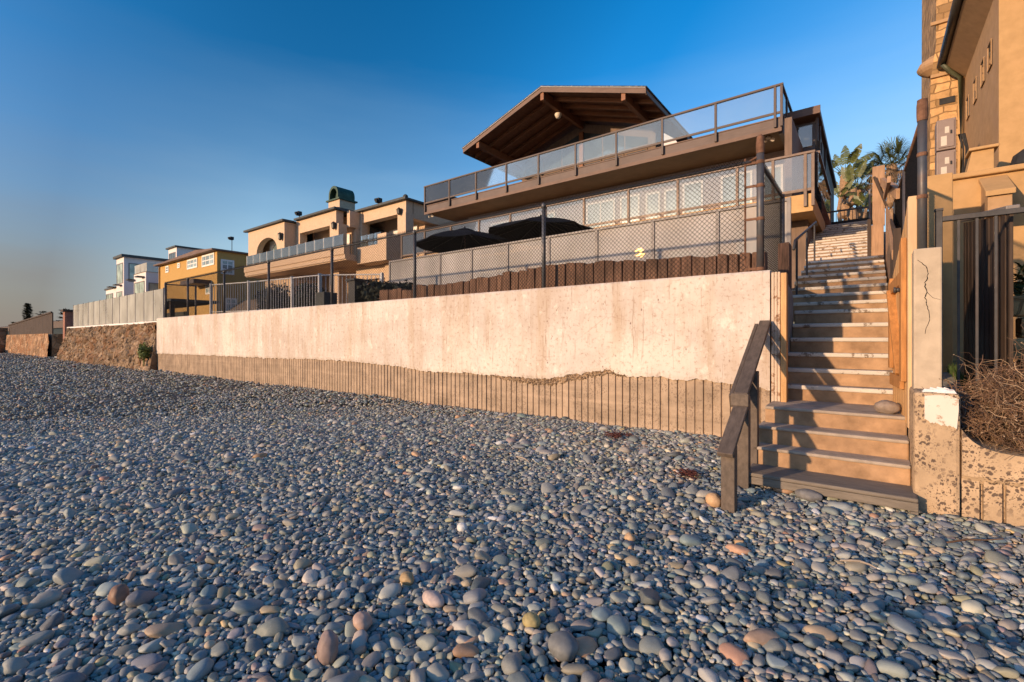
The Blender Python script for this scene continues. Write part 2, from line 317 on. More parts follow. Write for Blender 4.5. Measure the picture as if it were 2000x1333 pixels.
M = dict(
 plaster=plaster(), ribs=aggregate('ribbed_concrete', (.37,.275,.195), .5, 34),
 agg=aggregate('washed_aggregate', (.46,.33,.21), 1., 30, False),
 oldconc=pm('old_concrete', (.36,.31,.26), .3, 7, .88, .5, 30, .006, dark=(.2,.15,.11)),
 greyconc=pm('grey_concrete', (.34,.33,.31), .25, 7, .88, .45, 28, .006, dark=(.2,.18,.16)),
 pillar=pm('pillar_concrete', (.45,.365,.27), .18, 6, .88, .4, 30, .005, dark=(.32,.26,.2), damt=.6),
 riser=pm('stair_concrete', (.35,.215,.12), .35, 5, .85, .4, 26, .006, dark=(.24,.15,.09), dscale=3),
 tread=pm('tread_concrete', (.36,.295,.235), .25, 6, .88, .4, 24, .006),
 nosing=chipped('nosing_paint', (.62,.56,.49), (.2,.15,.11), .8, .545),
 stepwood=wood('weathered_step_wood', (.19,.16,.13), (2,18,18), .3, .8),
 brownpaint=wood('brown_painted_wood', (.10,.072,.062), (6,6,6), .12, .55),
 handrail=wood('handrail_wood', (.115,.088,.07), (10,1.2,6), .35, .65, (.065,.054,.046)),
 timber=wood('old_timber', (.16,.09,.06), (14,14,1.0), .65, .85, (.05,.03,.02)),
 gatewood=wood('gate_wood', (.52,.30,.13), (14,14,1.2), .25, .6, (.42,.22,.08)),
 gatered=wood('gate_frame_wood', (.42,.19,.06), (10,10,1.2), .3, .6),
 fencewood=wood('fence_wood', (.40,.24,.14), (12,12,1), .3, .7),
 darkwood=wood('dark_fence_wood', (.06,.04,.03), (14,14,.8), .45, .75),
 post=pm('galvanised_post', (.085,.088,.097), .2, 9, .5, .1, metallic=.35, dark=(.2,.1,.05), dscale=3, damt=.4),
 rust=pm('rusty_iron', (.15,.075,.045), .4, 14, .85, .5, 40, .004),
 wire=pm('dark_wire', (.010,.010,.011), .2, 20, .7, 0, spec=.1),
 blackiron=pm('black_iron', (.05,.048,.05), .25, 12, .5, .15, dark=(.12,.07,.05), damt=.4),
 gpost=pm('grey_post', (.20,.18,.175), .12, 8, .5, .1),
 whiteiron=pm('pale_iron', (.55,.53,.52), .12, 8, .5, .1),
 bronze=pm('bronze_rail', (.15,.10,.075), .15, 9, .45, .08, metallic=.1),
 glass_up=glass('clear_deck_glass', .06, (.80,.86,.87), (.5,.51,.52), .03),
 glass_mid=glass('salt_hazed_glass', .17, (.80,.81,.81), (.36,.345,.345), .05),
 glass_low=glass('milky_glass', .60, (.82,.84,.83), (.54,.51,.495), .0, .012, gc=(.0018,.0011,.00016)),
 glass_screen=glass('sea_screen_glass', .46, (.94,.97,.93), (.74,.72,.64), .0, ior=1.12),
 glass_blue=glass('balcony_glass', .13, (.8,.9,.92), (.6,.66,.68), .08),
 window=pane_mat('window_pane', (.05,.065,.075)), winpale=pane_mat('pale_window_pane', (.24,.30,.31), .08),
 wingreen=pane_mat('green_window_pane', (.30,.36,.30), .12),
 fascia=wood('deck_fascia', (.135,.098,.085), (1,8,12), .15, .6), soffit=wood('deck_soffit', (.15,.092,.05), (1,7,1), .2, .7),
 roofwood=wood('roof_boards', (.21,.085,.042), (7,1,7), .4, .6), rafter=wood('rafter_wood', (.25,.10,.045), (1,6,6), .25, .55),
 roofedge=wood('roof_edge_board', (.16,.10,.075), (1,6,6), .15, .6), shingle=pm('roof_shingle', (.10,.085,.08), .3, 9, .9, .4),
 stucco_house=pm('ochre_stucco', (.52,.32,.14), .1, 9, .85, .3, 60, .004, dark=(.42,.26,.12), damt=.4),
 stucco_behind_glass=pm('glass_dimmed_stucco', (.32,.26,.24), .1, 9, .85, .3, 60, .004),  # ochre house stucco with the railing glass's pinkish dimming put into its colour
 siding=wood('brown_siding', (.17,.115,.085), (6,6,.7), .25, .7),
 tan=pm('tan_stucco', (.56,.40,.27), .1, 8, .85, .3, 60, .004, dark=(.46,.32,.22), damt=.35),
 yellow=pm('yellow_stucco', (.46,.275,.085), .08, 7, .85, .3, 50, .004, dark=(.42,.24,.05), damt=.4),
 white=pm('white_stucco', (.68,.62,.60), .06, 7, .8, .2, 50, .003), trim=pm('white_trim', (.74,.71,.68), .06, 7, .6, .1),
 copper=pm('green_copper', (.03,.065,.043), .35, 6, .55, .2, metallic=.2, dark=(.09,.10,.05), stretch=(1,1,.3)),
 slate=pm('dark_roof_edge', (.06,.065,.065), .2, 8, .7, .2),
 peach=pm('peach_stucco', (.44,.27,.12), .1, 6, .85, .35, 50, .004, dark=(.45,.27,.13), damt=.45),
 brownst=pm('brown_and_shaded_stucco', (.40,.25,.13), .12, 6, .85, .35, 50, .004, dark=(.28,.17,.11), damt=.5),
 stone=ashlar('tower_stone', (.46,.28,.13)), rock=rubble('seawall_rock', (.25,.175,.115), 3.0), farrock=rubble('far_wall_rock', (.32,.20,.12), 2.6),
 gutter=pm('bronze_gutter', (.05,.045,.04), .2, 7, .45, .1), downpipe=pm('green_downpipe', (.07,.075,.045), .2, 7, .5, .1),
 cabinet=pm('cabinet_paint', (.23,.17,.145), .06, 7, .5, .1), sticker=pm('paper_sticker', (.52,.46,.39), .05, 30, .6, 0),
 canopy=pm('navy_canvas', (.010,.012,.018), .2, 9, .9, .2, spec=.05), cedar=wood('shelf', (.3,.2,.1)),
 lampw=pm('white_enamel', (.7,.6,.5), .05, 9, .4, 0), black=pm('matt_black', (.02,.02,.022), .2, 9, .7, .1),
 leaf=pm('hedge_leaf', (.022,.028,.018), .5, 3, .7, .2), palm=pm('palm_leaf', (.085,.10,.03), .45, 3, .5, .2), deadpalm=pm('dry_palm_leaf', (.20,.13,.075), .4, 4, .8, .2),
 ban=pm('banana_leaf', (.085,.10,.028), .45, 2.5, .4, .15), ptrunk=pm('palm_trunk', (.30,.19,.11), .4, 9, .9, .6, 14, .03, stretch=(1,1,3)),
 bark=pm('bark', (.12,.09,.07), .3, 8, .9, .5), twig=pm('dry_twig', (.15,.085,.05), .5, 4, .85, .2), far=pm('far_foliage', (.05,.055,.035), .4, 2, .8, .2),
 soil=pm('soil', (.16,.11,.07), .35, 4, .95, .5, 14, .02), paving=pm('terrace_paving', (.34,.28,.22), .15, 2, .85, .2),
 brick=pm('brick', (.28,.13,.09), .3, 9, .9, .4),
)
def emis(name, c, s):
    m, t, out = nt(name); e = N(t, 'ShaderNodeEmission'); f = noise(t, coords(t), 9, 3)
    t.links.new(ramp(t, f, [(.3, tuple(x*.7 for x in c)), (.7, c)]), e.inputs[0]); e.inputs[1].default_value = s
    t.links.new(e.outputs[0], out.inputs[0]); return m
M['flame'] = emis('flame', (1., .55, .12), 2.2)

# ------------------------------------------------------------------ ground
WY = 6.3                                                   # sea face of the concrete wall
def gz(X, Y):
    d = WY - Y
    z = -.062*d if d < 16 else -.99 - .045*(d-16)
    z += .05*mnoise.noise(Vector((X*.22, Y*.3, 3.1))) + .02*mnoise.noise(Vector((X*.8, Y*.8, 7.7)))
    if X > -1.6 and Y > 3.2: z -= .05*min(1, (X+1.6)/.8)   # washed lower at the foot of the steps
    return max(z, -3.2)
def beach_mat():
    m, t, out = nt('beach_shingle'); v = coords(t)
    vc = N(t, 'ShaderNodeTexVoronoi'); vc.inputs['Scale'].default_value = 17; t.links.new(v, vc.inputs['Vector'])
    ed = voro(t, v, 17, 'DISTANCE_TO_EDGE'); hs = N(t, 'ShaderNodeSeparateColor'); t.links.new(vc.outputs['Color'], hs.inputs[0])
    col = ramp(t, hs.outputs[0], [(0, (.05,.055,.065)), (.45, (.12,.125,.135)), (.8, (.2,.18,.16)), (1, (.32,.28,.24))])
    col = mixc(t, col, (.02,.02,.022), ramp(t, ed, [(0, 1.), (.12, 0.)]))
    finish(t, out, col, .75, ramp(t, ed, [(0, 0.), (.3, 1.)]), .9, .04, 0, .3); return m
M['shingle'] = beach_mat()
def sheet(xs, ys, fz):
    g = MB(); nx, ny = len(xs), len(ys)
    g.v = [(x, y, fz(x, y)) for y in ys for x in xs]
    g.f = [[j*nx+i, j*nx+i+1, (j+1)*nx+i+1, (j+1)*nx+i] for j in range(ny-1) for i in range(nx-1)]; g.mi = [0]*len(g.f)
    return g
xs = [-1500, -800, -400, -200, -120] + [-80+.25*i for i in range(0, 361)] + [15, 25, 60, 200, 800]
ys = [-900, -300, -100, -50, -30, -20, -14] + [-10+.2*i for i in range(0, 84)] + [7.0]
b = build('beach', sheet(xs, ys, lambda x, y: gz(x, y) - .06), M['shingle'], smooth=True); tag(b, 'grey shingle beach sloping down from the sea walls', None, kind='structure')
def sea_mat():
    m, t, out = nt('sea_water'); f = noise(t, coords(t, (.5,1,1)), 1.2, 5)
    finish(t, out, (.03,.06,.08), .12, f, .4, .2, 0, .5); return m
g = MB(); g.add([(-2500,-2500,-1.9),(1500,-2500,-1.9),(1500,-20,-1.9),(-2500,-20,-1.9)], [(0,1,2,3)])
tag(build('sea', g, sea_mat()), 'open sea behind the viewer, lapping the shingle', None, kind='structure')
def up(x, y):
    if y < 8: return 2.0
    if y < 16: return 2.0 + (.3 if x > -17 else .1)
    if y < 19: return 2.3 + (y-16)/3*2.4
    return 4.7 + min(4.2, (y-19)*.22)
xs = [-1500, -600, -250, -120, -90, -70, -60, -50, -40, -30, -20, -17.5, -16.5, -12, -8, -4, -1.3]
ys = [6.62, 7, 8, 8.4, 10, 12, 14, 16, 17, 18, 19, 21, 25, 40, 80, 300, 1500]
tag(build('terrace_ground', sheet(xs, ys, up), M['soil']), 'raised ground of the house terraces behind the sea walls', None, kind='structure')
xs = [-1.3, -.5, .1, .6, 1.2, 2, 4, 8, 20, 100, 600]
ys = [5.3, 6, 6.6, 7.6, 9, 10.5, 12, 14, 16, 18.2, 21, 25, 40, 80, 300, 1500]
def up2(x, y):
    if x < .3: return -.6 if y < 7 else (-.2 + (min(y, 18.2)-7)*.36 if y < 18.3 else 4.7 + min(4.2, (y-19)*.22))
    return .38 + .1*(y-5.3) if y < 10.5 else min(4.2, .9 + (y-10.5)*.7) + min(4.2, max(0, (y-19)*.2))
tag(build('slope_ground', sheet(xs, ys, up2), M['soil']), 'rising ground under the steps and the right hand yard', None, kind='structure')

# ------------------------------------------------------------------ pebbles
def make_pebbles():
    g = np.random.default_rng(5)
    protos = bpy.data.collections.new('pebble_kinds')
    m, t, out = nt('pebble')
    at_ = N(t, 'ShaderNodeAttribute', attribute_type='INSTANCER', attribute_name='col')
    ob = N(t, 'ShaderNodeTexCoord'); oi = N(t, 'ShaderNodeObjectInfo')
    va = N(t, 'ShaderNodeVectorMath', operation='ADD'); t.links.new(ob.outputs['Object'], va.inputs[0])
    cx = N(t, 'ShaderNodeVectorMath', operation='SCALE'); cx.inputs['Scale'].default_value = 37.; t.links.new(at_.outputs['Vector'], cx.inputs[0]); t.links.new(cx.outputs[0], va.inputs[1])
    f = noise(t, va.outputs[0], 1.6, 5, .6); f2 = noise(t, va.outputs[0], 9, 6, .75)
    c = mixc(t, at_.outputs['Color'], (.5,.5,.5), ramp(t, f, [(.3, .0), (.75, .25)]), 'MULTIPLY')
    c = mixc(t, c, (.42,.40,.38), ramp(t, f2, [(.54, 0.), (.74, .5)]))
    c = mixc(t, c, (.02,.02,.025), ramp(t, f2, [(.22, .55), (.42, 0.)]))
    p = finish(t, out, c, ramp(t, f, [(.3, .5), (.7, .72)]), f2, .12, .03, 0, .4)
    M['pebble'] = m
    for k in range(10):
        bm = bmesh.new(); bmesh.ops.create_icosphere(bm, subdivisions=3 if k < 7 else 2, radius=1)
        sx, sy = .55+.35*g.random(), .5+.4*g.random(); off = Vector((k*11.3, k*3.7, 2.2)); ex = .75+.3*g.random()
        planes = [(Vector(g.normal(size=3)).normalized(), (.62 if k in (2,5,8) else .86)*(.9+.2*g.random())) for _ in range(7 if k in (2,5,8) else 3)]
        for v in bm.verts:
            d = v.co.normalized()
            q = Vector([math.copysign(abs(a)**ex, a) for a in d])
            r = 1 + .22*mnoise.noise(d*.9 + off) + .07*mnoise.noise(d*2.1 + off)
            v.co = q*r
            for pn, pd in planes:
                e_ = v.co.dot(pn) - pd
                if e_ > 0: v.co -= pn*e_*.85
            v.co.x *= 1 + .22*math.sin(k)*v.co.y                     # egg and wedge shapes
        me = bpy.data.meshes.new('pebble_kind'); bm.to_mesh(me); bm.free()
        me.polygons.foreach_set('use_smooth', [True]*len(me.polygons)); me.materials.append(m)
        o = bpy.data.objects.new('pebble_kind', me); protos.objects.link(o)
    cell = .16; grid = {}
    pts = []
    def visible(x, y, pad):
        D = AX[0]*x + AX[1]*y; Rr = RT[0]*x + RT[1]*y
        return D > 1.25 and abs(Rr) < 1.13*D + pad
    def blocked(x, y):                                            # steps and pillar stand here
        return (x > -.95 and x < .3 and y > 5.05) or (x > .27 and y > 4.95) or y > WY+.02
    def spot():
        u = g.random()
        if u > .80:
            x, y = -13 + 19.5*g.random(), -3.4 + 9.7*g.random(); return x, y, max(1.3, AX[0]*x + AX[1]*y)
        if u < .42:
            D = 1.3 + 6.6*math.sqrt(g.random()); r = (g.random()*2-1)*1.2*D
        else:
            D = 1.3 + 44*g.random()**1.6; r = -(1.2*D + 2.2)*g.random() if g.random() < .8 else (g.random()*2-1)*1.2*D
        return AX[0]*D + RT[0]*r, AX[1]*D + RT[1]*r, D
    classes = [(.070,.048, 560, .80), (.048,.033, 3400, .76), (.033,.022, 27000, .71), (.022,.011, 122000, .62)]
    for (r1, r0, n, k) in classes:
        tries = 0; got = 0
        while got < n and tries < n*4:
            tries += 1
            x, y, D = spot()
            if blocked(x, y) or y < -3.5 or x < -62: continue
            r = r0 + (r1-r0)*g.random()**1.7
            if D < 3.4 and r > .03: r *= 1.12
            if D > 9 and r < .022: continue
            if D > 15 and r < .03: r *= 1.5
            if D > 22 and r < .036: r *= 1.6
            ci, cj = int(x//cell), int(y//cell); ok = True
            for a in (-1,0,1):
                for bb in (-1,0,1):
                    for (qx, qy, qr) in grid.get((ci+a, cj+bb), ()):
                        if (qx-x)**2 + (qy-y)**2 < ((qr+r)*k)**2: ok = False; break
                    if not ok: break
                if not ok: break
            if not ok: continue
            grid.setdefault((ci, cj), []).append((x, y, r)); got += 1
            pts.append((x, y, r, 0))
    nb = 0                                                         # the layer that shows between them
    while nb < 52000:
        x, y, D = spot()
        if blocked(x, y) or y < -3.5 or x < -62 or D > 30: continue
        pts.append((x, y, .016 + .022*g.random() + (.012 if D > 12 else 0), 1)); nb += 1
    pal = [((.20,.22,.225), 30), ((.27,.285,.28), 24), ((.14,.16,.175), 20), ((.35,.345,.32), 12), ((.31,.285,.235), 14), ((.40,.31,.20), 7),
           ((.46,.41,.32), 4), ((.25,.185,.175), 3), ((.29,.28,.18), 4), ((.50,.28,.15), 1.1), ((.62,.56,.47), 1.6), ((.42,.21,.13), .8), ((.52,.37,.15), .5), ((.17,.225,.25), 13), ((.70,.67,.62), .35)]
    w = np.array([q[1] for q in pal]); w = w/w.sum(); pc = np.array([q[0] for q in pal])
    n = len(pts); P = np.array([(p[0], p[1], 0) for p in pts]); rr = np.array([p[2] for p in pts]); lay = np.array([p[3] for p in pts])
    fl = .44 + .27*g.random(n); el = 1.0 + .45*g.random(n)**1.5
    scl = np.stack([rr*el, rr*(1.02-.22*g.random(n)), rr*fl], 1)
    for i in range(n): P[i, 2] = gz(P[i, 0], P[i, 1])
    P[:, 2] += np.where(lay == 0, scl[:, 2]*.42 - .012 + .012*g.random(n), -.026 - .01*g.random(n))
    rot = np.stack([g.normal(0, .2, n), g.normal(0, .2, n) - .12, g.random(n)*6.283], 1)
    ci = g.choice(len(pal), n, p=w); col = pc[ci]*(.72 + .56*g.random(n))[:, None]*(1 + .045*g.normal(size=(n, 3)))
    col = col*np.array([1.08,1.07,1.0]); lum = col.mean(1, keepdims=True); col = lum + (col-lum)*.8; col = np.clip(col, .02, .6); 
    me = bpy.data.meshes.new('beach_pebbles'); me.from_pydata([tuple(p) for p in P], [], [])
    for nm, typ, key, arr in (('rot','FLOAT_VECTOR','vector',rot), ('scl','FLOAT_VECTOR','vector',scl)):
        a = me.attributes.new(nm, typ, 'POINT'); a.data.foreach_set(key, arr.astype(np.float32).ravel())
    a = me.attributes.new('col', 'FLOAT_COLOR', 'POINT'); a.data.foreach_set('color', np.concatenate([col, np.ones((n, 1))], 1).astype(np.float32).ravel())
    a = me.attributes.new('pick', 'INT', 'POINT'); 
    Dd = P[:, 0]*AX[0] + P[:, 1]*AX[1]
    a.data.foreach_set('value', np.where(Dd < 9, g.integers(0, 7, n), g.integers(7, 10, n)).astype(np.int32))
    o = bpy.data.objects.new('beach_pebbles', me); COL.objects.link(o); me.materials.append(m)
    tag(o, 'rounded grey, blue and tan cobbles covering the whole beach', 'pebbles', kind='stuff')
    ng = bpy.data.node_groups.new('scatter_pebbles', 'GeometryNodeTree')
    ng.interface.new_socket('Geometry', in_out='INPUT', socket_type='NodeSocketGeometry'); ng.interface.new_socket('Geometry', in_out='OUTPUT', socket_type='NodeSocketGeometry')
    gi = ng.nodes.new('NodeGroupInput'); go = ng.nodes.new('NodeGroupOutput'); ip = ng.nodes.new('GeometryNodeInstanceOnPoints')
    cf = ng.nodes.new('GeometryNodeCollectionInfo'); cf.inputs['Collection'].default_value = protos; cf.inputs['Separate Children'].default_value = True; cf.inputs['Reset Children'].default_value = True
    L = ng.links.new
    def na(nm, ty):
        q = ng.nodes.new('GeometryNodeInputNamedAttribute'); q.data_type = ty; q.inputs['Name'].default_value = nm; return q.outputs['Attribute']
    e2r = ng.nodes.new('FunctionNodeEulerToRotation')
    L(gi.outputs[0], ip.inputs['Points']); L(cf.outputs[0], ip.inputs['Instance']); ip.inputs['Pick Instance'].default_value = True
    L(na('pick', 'INT'), ip.inputs['Instance Index']); L(na('rot', 'FLOAT_VECTOR'), e2r.inputs[0]); L(e2r.outputs[0], ip.inputs['Rotation']); L(na('scl', 'FLOAT_VECTOR'), ip.inputs['Scale'])
    L(ip.outputs[0], go.inputs[0])
    md = o.modifiers.new('scatter', 'NODES'); md.node_group = ng
make_pebbles()
# ------------------------------------------------------------------ concrete sea wall
XL, XR = ax_(306, WY), ax_(1506, WY)
WTOP = 2.08
sw = thing('seawall', (-10, WY, 0), 'long concrete sea wall, pale chipped plaster above and bare vertical ribs below', 'sea wall')
g = MB(); x = XR - .02; prof = []
while x > XL:                                                     # ribs: flat face, narrow groove
    q_ = .112*(1+.10*(rnd.random()-.5)); o_ = .006*(rnd.random()-.5); prof += [(x, WY+.035+o_), (x-q_+.026, WY+.035-o_*.5), (x-q_+.02, WY+.056), (x-q_+.008, WY+.054)]; x -= q_
prof.append((x, WY+.035))
zs = [-.7, 1.75]
g.v = [(px, py, z) for z in zs for px, py in prof]; n = len(prof)
g.f = [[i, i+1, n+i+1, n+i] for i in range(n-1)]; g.mi = [0]*len(g.f)
build('ribbed_base', g, M['ribs'], sw)
g = MB(); g.box(XL, XR-.02, WY+.09, WY+.34, -.7, WTOP-.03); build('wall_core', g, M['oldconc'], sw)
edge = [(306,691),(420,695),(520,700),(640,703),(720,710),(775,716),(830,726),(900,729),(960,733),(1000,736),(1040,741),(1100,736),(1150,727),(1185,722),(1205,730),(1225,736),(1290,737),(1330,744),(1360,740),(1400,747),(1440,752),(1480,758),(1506,762)]
ex = [at(p, q, WY).x for p, q in edge]; ez = [at(p, q, WY).z for p, q in edge]
def lip(x): return float(np.interp(x, ex, ez)) + .03*mnoise.noise(Vector((x*2.3, 1, 1))) + .026*mnoise.noise(Vector((x*8.7, 4, 1))) + .022*mnoise.noise(Vector((x*23, 9, 1)))
g = MB(); X = np.arange(XL-.02, XR+.001, .02); n = len(X)
def fy(x, z): return WY + .006*mnoise.noise(Vector((x*.9, 2.2, z*1.1))) + .004*mnoise.noise(Vector((x*4, 5, z*4)))
rows = 26
for j in range(rows+1):
    for x in X:
        z = lip(x) + (WTOP - lip(x))*(j/rows)
        yy = fy(x, z)
        if j == rows: yy += .02
        if j == rows-1: z = WTOP - .025
        if j == 0: yy += .012
        g.v.append((x, yy, z))
b0 = len(g.v)
for x in X: g.v.append((x, WY+.07, lip(x) + .012))                # broken under-edge
b1 = len(g.v)
for x in X: g.v.append((x, WY+.35, WTOP + .004*mnoise.noise(Vector((x*3, 1, 8)))))
for j in range(rows):
    for i in range(n-1): g.f.append([j*n+i, j*n+i+1, (j+1)*n+i+1, (j+1)*n+i])
for i in range(n-1):
    g.f.append([b0+i, b0+i+1, i+1, i]); g.f.append([rows*n+i, rows*n+i+1, b1+i+1, b1+i])
g.f.append([j*n for j in range(rows+1)] + [b1, b0]); g.f.append([j*n+n-1 for j in range(rows, -1, -1)] + [b0+n-1, b1+n-1]); g.mi = [0]*len(g.f)
build('plaster_face', g, M['plaster'], sw, smooth=False)
g = MB(); xa, xb = ax_(955, WY), ax_(1225, WY)                      # coarse ledge left where plaster spalled off
for i in range(2100):
    x = xa + (xb-xa)*rnd.random(); u = (x-xa)/(xb-xa); z = lip(x) + .02 - .12*rnd.random()*math.sin(math.pi*u)**.6
    r = .008 + .022*rnd.random()**2; c = Vector((x, WY+.028+.02*rnd.random(), z)); vs = []
    for s in ((1,0,0),(-1,0,0),(0,1,0),(0,-1,0),(0,0,1),(0,0,-1)): vs.append(c + Vector(s)*r*(.6+.8*rnd.random()))
    g.add(vs, [(0,2,4),(2,1,4),(1,3,4),(3,0,4),(2,0,5),(1,2,5),(3,1,5),(0,3,5)])
build('crumbled_ledge', g, M['agg'], sw)
# right end of the wall: grooved end pier, board, and the return along the steps
g = MB(); 
for k in range(3): g.box(XR+.004+k*.032, XR+.03+k*.032, WY+.0, WY+.3, -.5, WTOP-.03)
g.box(XR+.0, XR+.098, WY+.012, WY+.3, -.5, WTOP-.045)
build('end_pier', g, chipped('pier_paint', (.60,.47,.36), (.24,.13,.07), .85, .53), sw, bevel=.004)
g = MB(); g.box(XR+.105, XR+.165, WY-.04, WY+.09, .45, WTOP-.05); build('end_board', g, M['gatewood'], sw, bevel=.006)
XS = -.86
g = MB(); g.prism([(WY+.1, -.4), (7.62, -.4), (7.62, 1.78), (7.5, 1.92), (6.75, 2.03), (WY+.1, 2.05)], XS-.2, XS, 'x'); build('return_wall', g, M['greyconc'], sw, bevel=.01)

# ------------------------------------------------------------------ chain link fence on the wall
FY, FT = 6.47, 3.47
def links(g, P, u, L, h, z0, pitch=.062, r=.0031, n=3):
    """woven diamond mesh on the vertical strip from P along unit vector u; z0/h may be functions of distance"""
    u = Vector(u); nrm = Vector((-u.y, u.x, 0)); zb = z0 if callable(z0) else (lambda s: z0); zt = h if callable(h) else (lambda s: z0+h)
    H = max(zt(0)-zb(0), zt(L)-zb(L)); s = -H
    while s < L:
        for sg in (1, -1):
            a0 = s if sg == 1 else s + H; a1 = s + H if sg == 1 else s
            pts = []
            for k in range(33):
                q = k/32; ss = a0 + (a1-a0)*q
                if 0 <= ss <= L: pts.append((ss, zb(ss) + (zt(ss)-zb(ss))*q))
            if len(pts) < 2: continue
            o = nrm*(.0025*sg)
            p = Vector(P) + u*pts[0][0] + o; q = Vector(P) + u*pts[-1][0] + o; p.z = pts[0][1]; q.z = pts[-1][1]
            g.tube(p, q, r, n=n, cap=False)
        s += pitch*1.0
fence = thing('chain_link_fence', (-10, FY, WTOP), 'tall dark chain-link fence running along the top of the plastered sea wall', 'fence')
PX = [323.5, 367, 438, 525, 648.5, 810, 1062]
for k, p in enumerate(PX):
    x = ax_(p, FY); g = MB(); g.tube((x, FY, WTOP-.05), (x, FY, FT), .034 if k else .045, n=12)
    g.lathe((x, FY, FT), [(.04,-.06),(.042,.0),(.03,.025),(.012,.035)], 12); build('post', g, M['post'], fence, smooth=True)
xe = ax_(1485, FY); xl = ax_(323.5, FY)
g = MB(); g.tube((xe, FY, WTOP), (xe, FY, 3.70), .043, n=16); po = build('corner_post', g, M['post'], fence, smooth=True)
g = MB(); g.lathe((xe, FY, 3.55), [(.047,0),(.049,.12),(.043,.17),(.043,.2),(.02,.23)], 14); build('rusty_cap', g, M['rust'], po)
for z in (3.42, 3.13, 2.72, WTOP+.02):
    g = MB(); g.lathe((xe, FY, z), [(.047,0),(.049,.012),(.049,.03),(.047,.042)], 14); g.beam((xe-.16, FY, z+.03), (xe-.05, FY, z+.03), .012, .03); build('rusty_clamp', g, M['rust'], po)
g = MB(); g.tube((xe-.17, FY, WTOP+.1), (xe-.17, FY, 3.52), .012, n=8); g.tube((xe-.16, FY, FT-.01), (xe, FY, FT+.06), .014, n=8); build('tension_bar', g, M['rust'], fence)
g = MB(); g.tube((xl, FY, FT), (xe-.1, FY, FT), .019, n=10); build('top_rail', g, M['post'], fence, smooth=True)
g = MB(); links(g, (xl, FY-.03, 0), (1,0,0), xe-xl-.15, FT-WTOP-.0, WTOP+.03); 
x = xl
while x < xe-.2:                                                   # the cut wire ends stand above the rail
    g.tube((x, FY-.03, FT-.0), (x+.03, FY-.03, FT+.05), .0026, n=3, cap=False); g.tube((x+.03, FY-.03, FT), (x, FY-.03, FT+.05), .0026, n=3, cap=False); x += .062
build('wire_mesh', g, M['wire'], fence)
for (xx, l, nm) in ((xl, 1.05, 'l'), (xe, 1.82, 'r')):              # short returns inland at both ends
    g = MB(); g.tube((xx, FY+l, 1.9), (xx, FY+l, FT+.02), .034, n=12); build('post', g, M['post'], fence, smooth=True)
    g = MB(); g.tube((xx, FY, FT-.04), (xx, FY+l, FT-.02), .022, n=8); build('return_rail', g, M['post'], fence, smooth=True)
    g = MB(); links(g, (xx, FY, 0), (0,1,0), l, FT-WTOP+.1 if nm == 'r' else FT-WTOP, WTOP-.05); build('return_mesh', g, M['wire'], fence)

# ------------------------------------------------------------------ timber edging behind the fence
tm = thing('timber_edging', (-5, 6.78, 2.0), 'row of rough dark upright timbers retaining the terrace behind the chain-link fence', 'timber wall')
x = ax_(742, 6.75); xr = ax_(1482, 6.75)
while x < xr:
    w = .135 + .06*rnd.random(); h = 2.44 + .06*math.sin(x*1.1) + .045*(rnd.random()-.5) - (.07 if x < -8 else 0) ; dy = .03*rnd.random()
    g = MB(); a, bq = .012*rnd.random(), .03*(rnd.random()-.5)
    g.hexa([(x+.004,6.70+dy,1.9),(x+w-.004,6.70+dy,1.9),(x+w-.004,6.86,1.9),(x+.004,6.86,1.9)], [(x+.004+a,6.70+dy,h+bq),(x+w-.004-a,6.70+dy+.01,h-bq),(x+w-.004,6.86,h-bq),(x+.004,6.86,h+bq)])
    build('timber', g, M['timber'], tm, bevel=.012); x += w
big = MB(); big.hexa([(-1.06,7.62,1.4),(-.90,7.62,1.4),(-.90,7.82,1.4),(-1.06,7.82,1.4)], [(-1.05,7.62,2.62),(-.91,7.62,2.63),(-.90,7.82,2.60),(-1.06,7.82,2.6)])
o = build('timber_post', big, M['timber'], None, (-.98,7.72,1.5), bevel=.015); tag(o, 'thick rough timber post beside the foot of the second flight of steps', 'timber post')

# ------------------------------------------------------------------ milky glass fence of the terrace
GY, GT, GB = 9.0, 3.60, 2.3
gf = thing('glass_fence', (-6, GY, GB), 'grey framed fence of milky glass panels on the terrace above the timbers', 'glass fence')
gp = [762, 860.5, 922, 992, 1073, 1166, 1276, 1402, 1541]
gxs = [ax_(p, GY) for p in gp]
for k, x in enumerate(gxs):
    g = MB(); g.box(x-.03, x+.03, GY-.03, GY+.03, GB, GT-.05 + (.06 if k == 8 else 0)); build('post', g, M['gpost'], gf, bevel=.004)
    if k:
        g = MB(); g.box(gxs[k-1]+.032, x-.032, GY-.006, GY+.006, GB+.08, GT-.056); build('glass_panel', g, M['glass_low'], gf)
g = MB(); g.box(gxs[0]-.03, gxs[-1]+.03, GY-.028, GY+.028, GT-.048, GT); g.box(gxs[0], gxs[-1], GY-.02, GY+.02, GB+.03, GB+.08); build('top_rail', g, M['gpost'], gf, bevel=.004)
xq = gxs[-1]
sr_ = thing('stair_rail', (-.98, 10, 2.2), 'thin dark handrail descending beside the upper steps below the balcony', 'handrail')
for y in (9.3, 10.9, 12.5): g = MB(); g.tube((-1.0, y, 1.6+(y-8)*.28), (-1.0, y, 2.95+(y-9.3)*.28), .018, n=8); build('rail_post', g, M['blackiron'], sr_)
g = MB(); g.path([(-1.0, 8.9, 2.72), (-1.0, 9.1, 2.90), (-1.0, 12.8, 3.94), (-1.0, 13.0, 3.9)], .022, 8); build('rail', g, M['blackiron'], sr_, smooth=True)

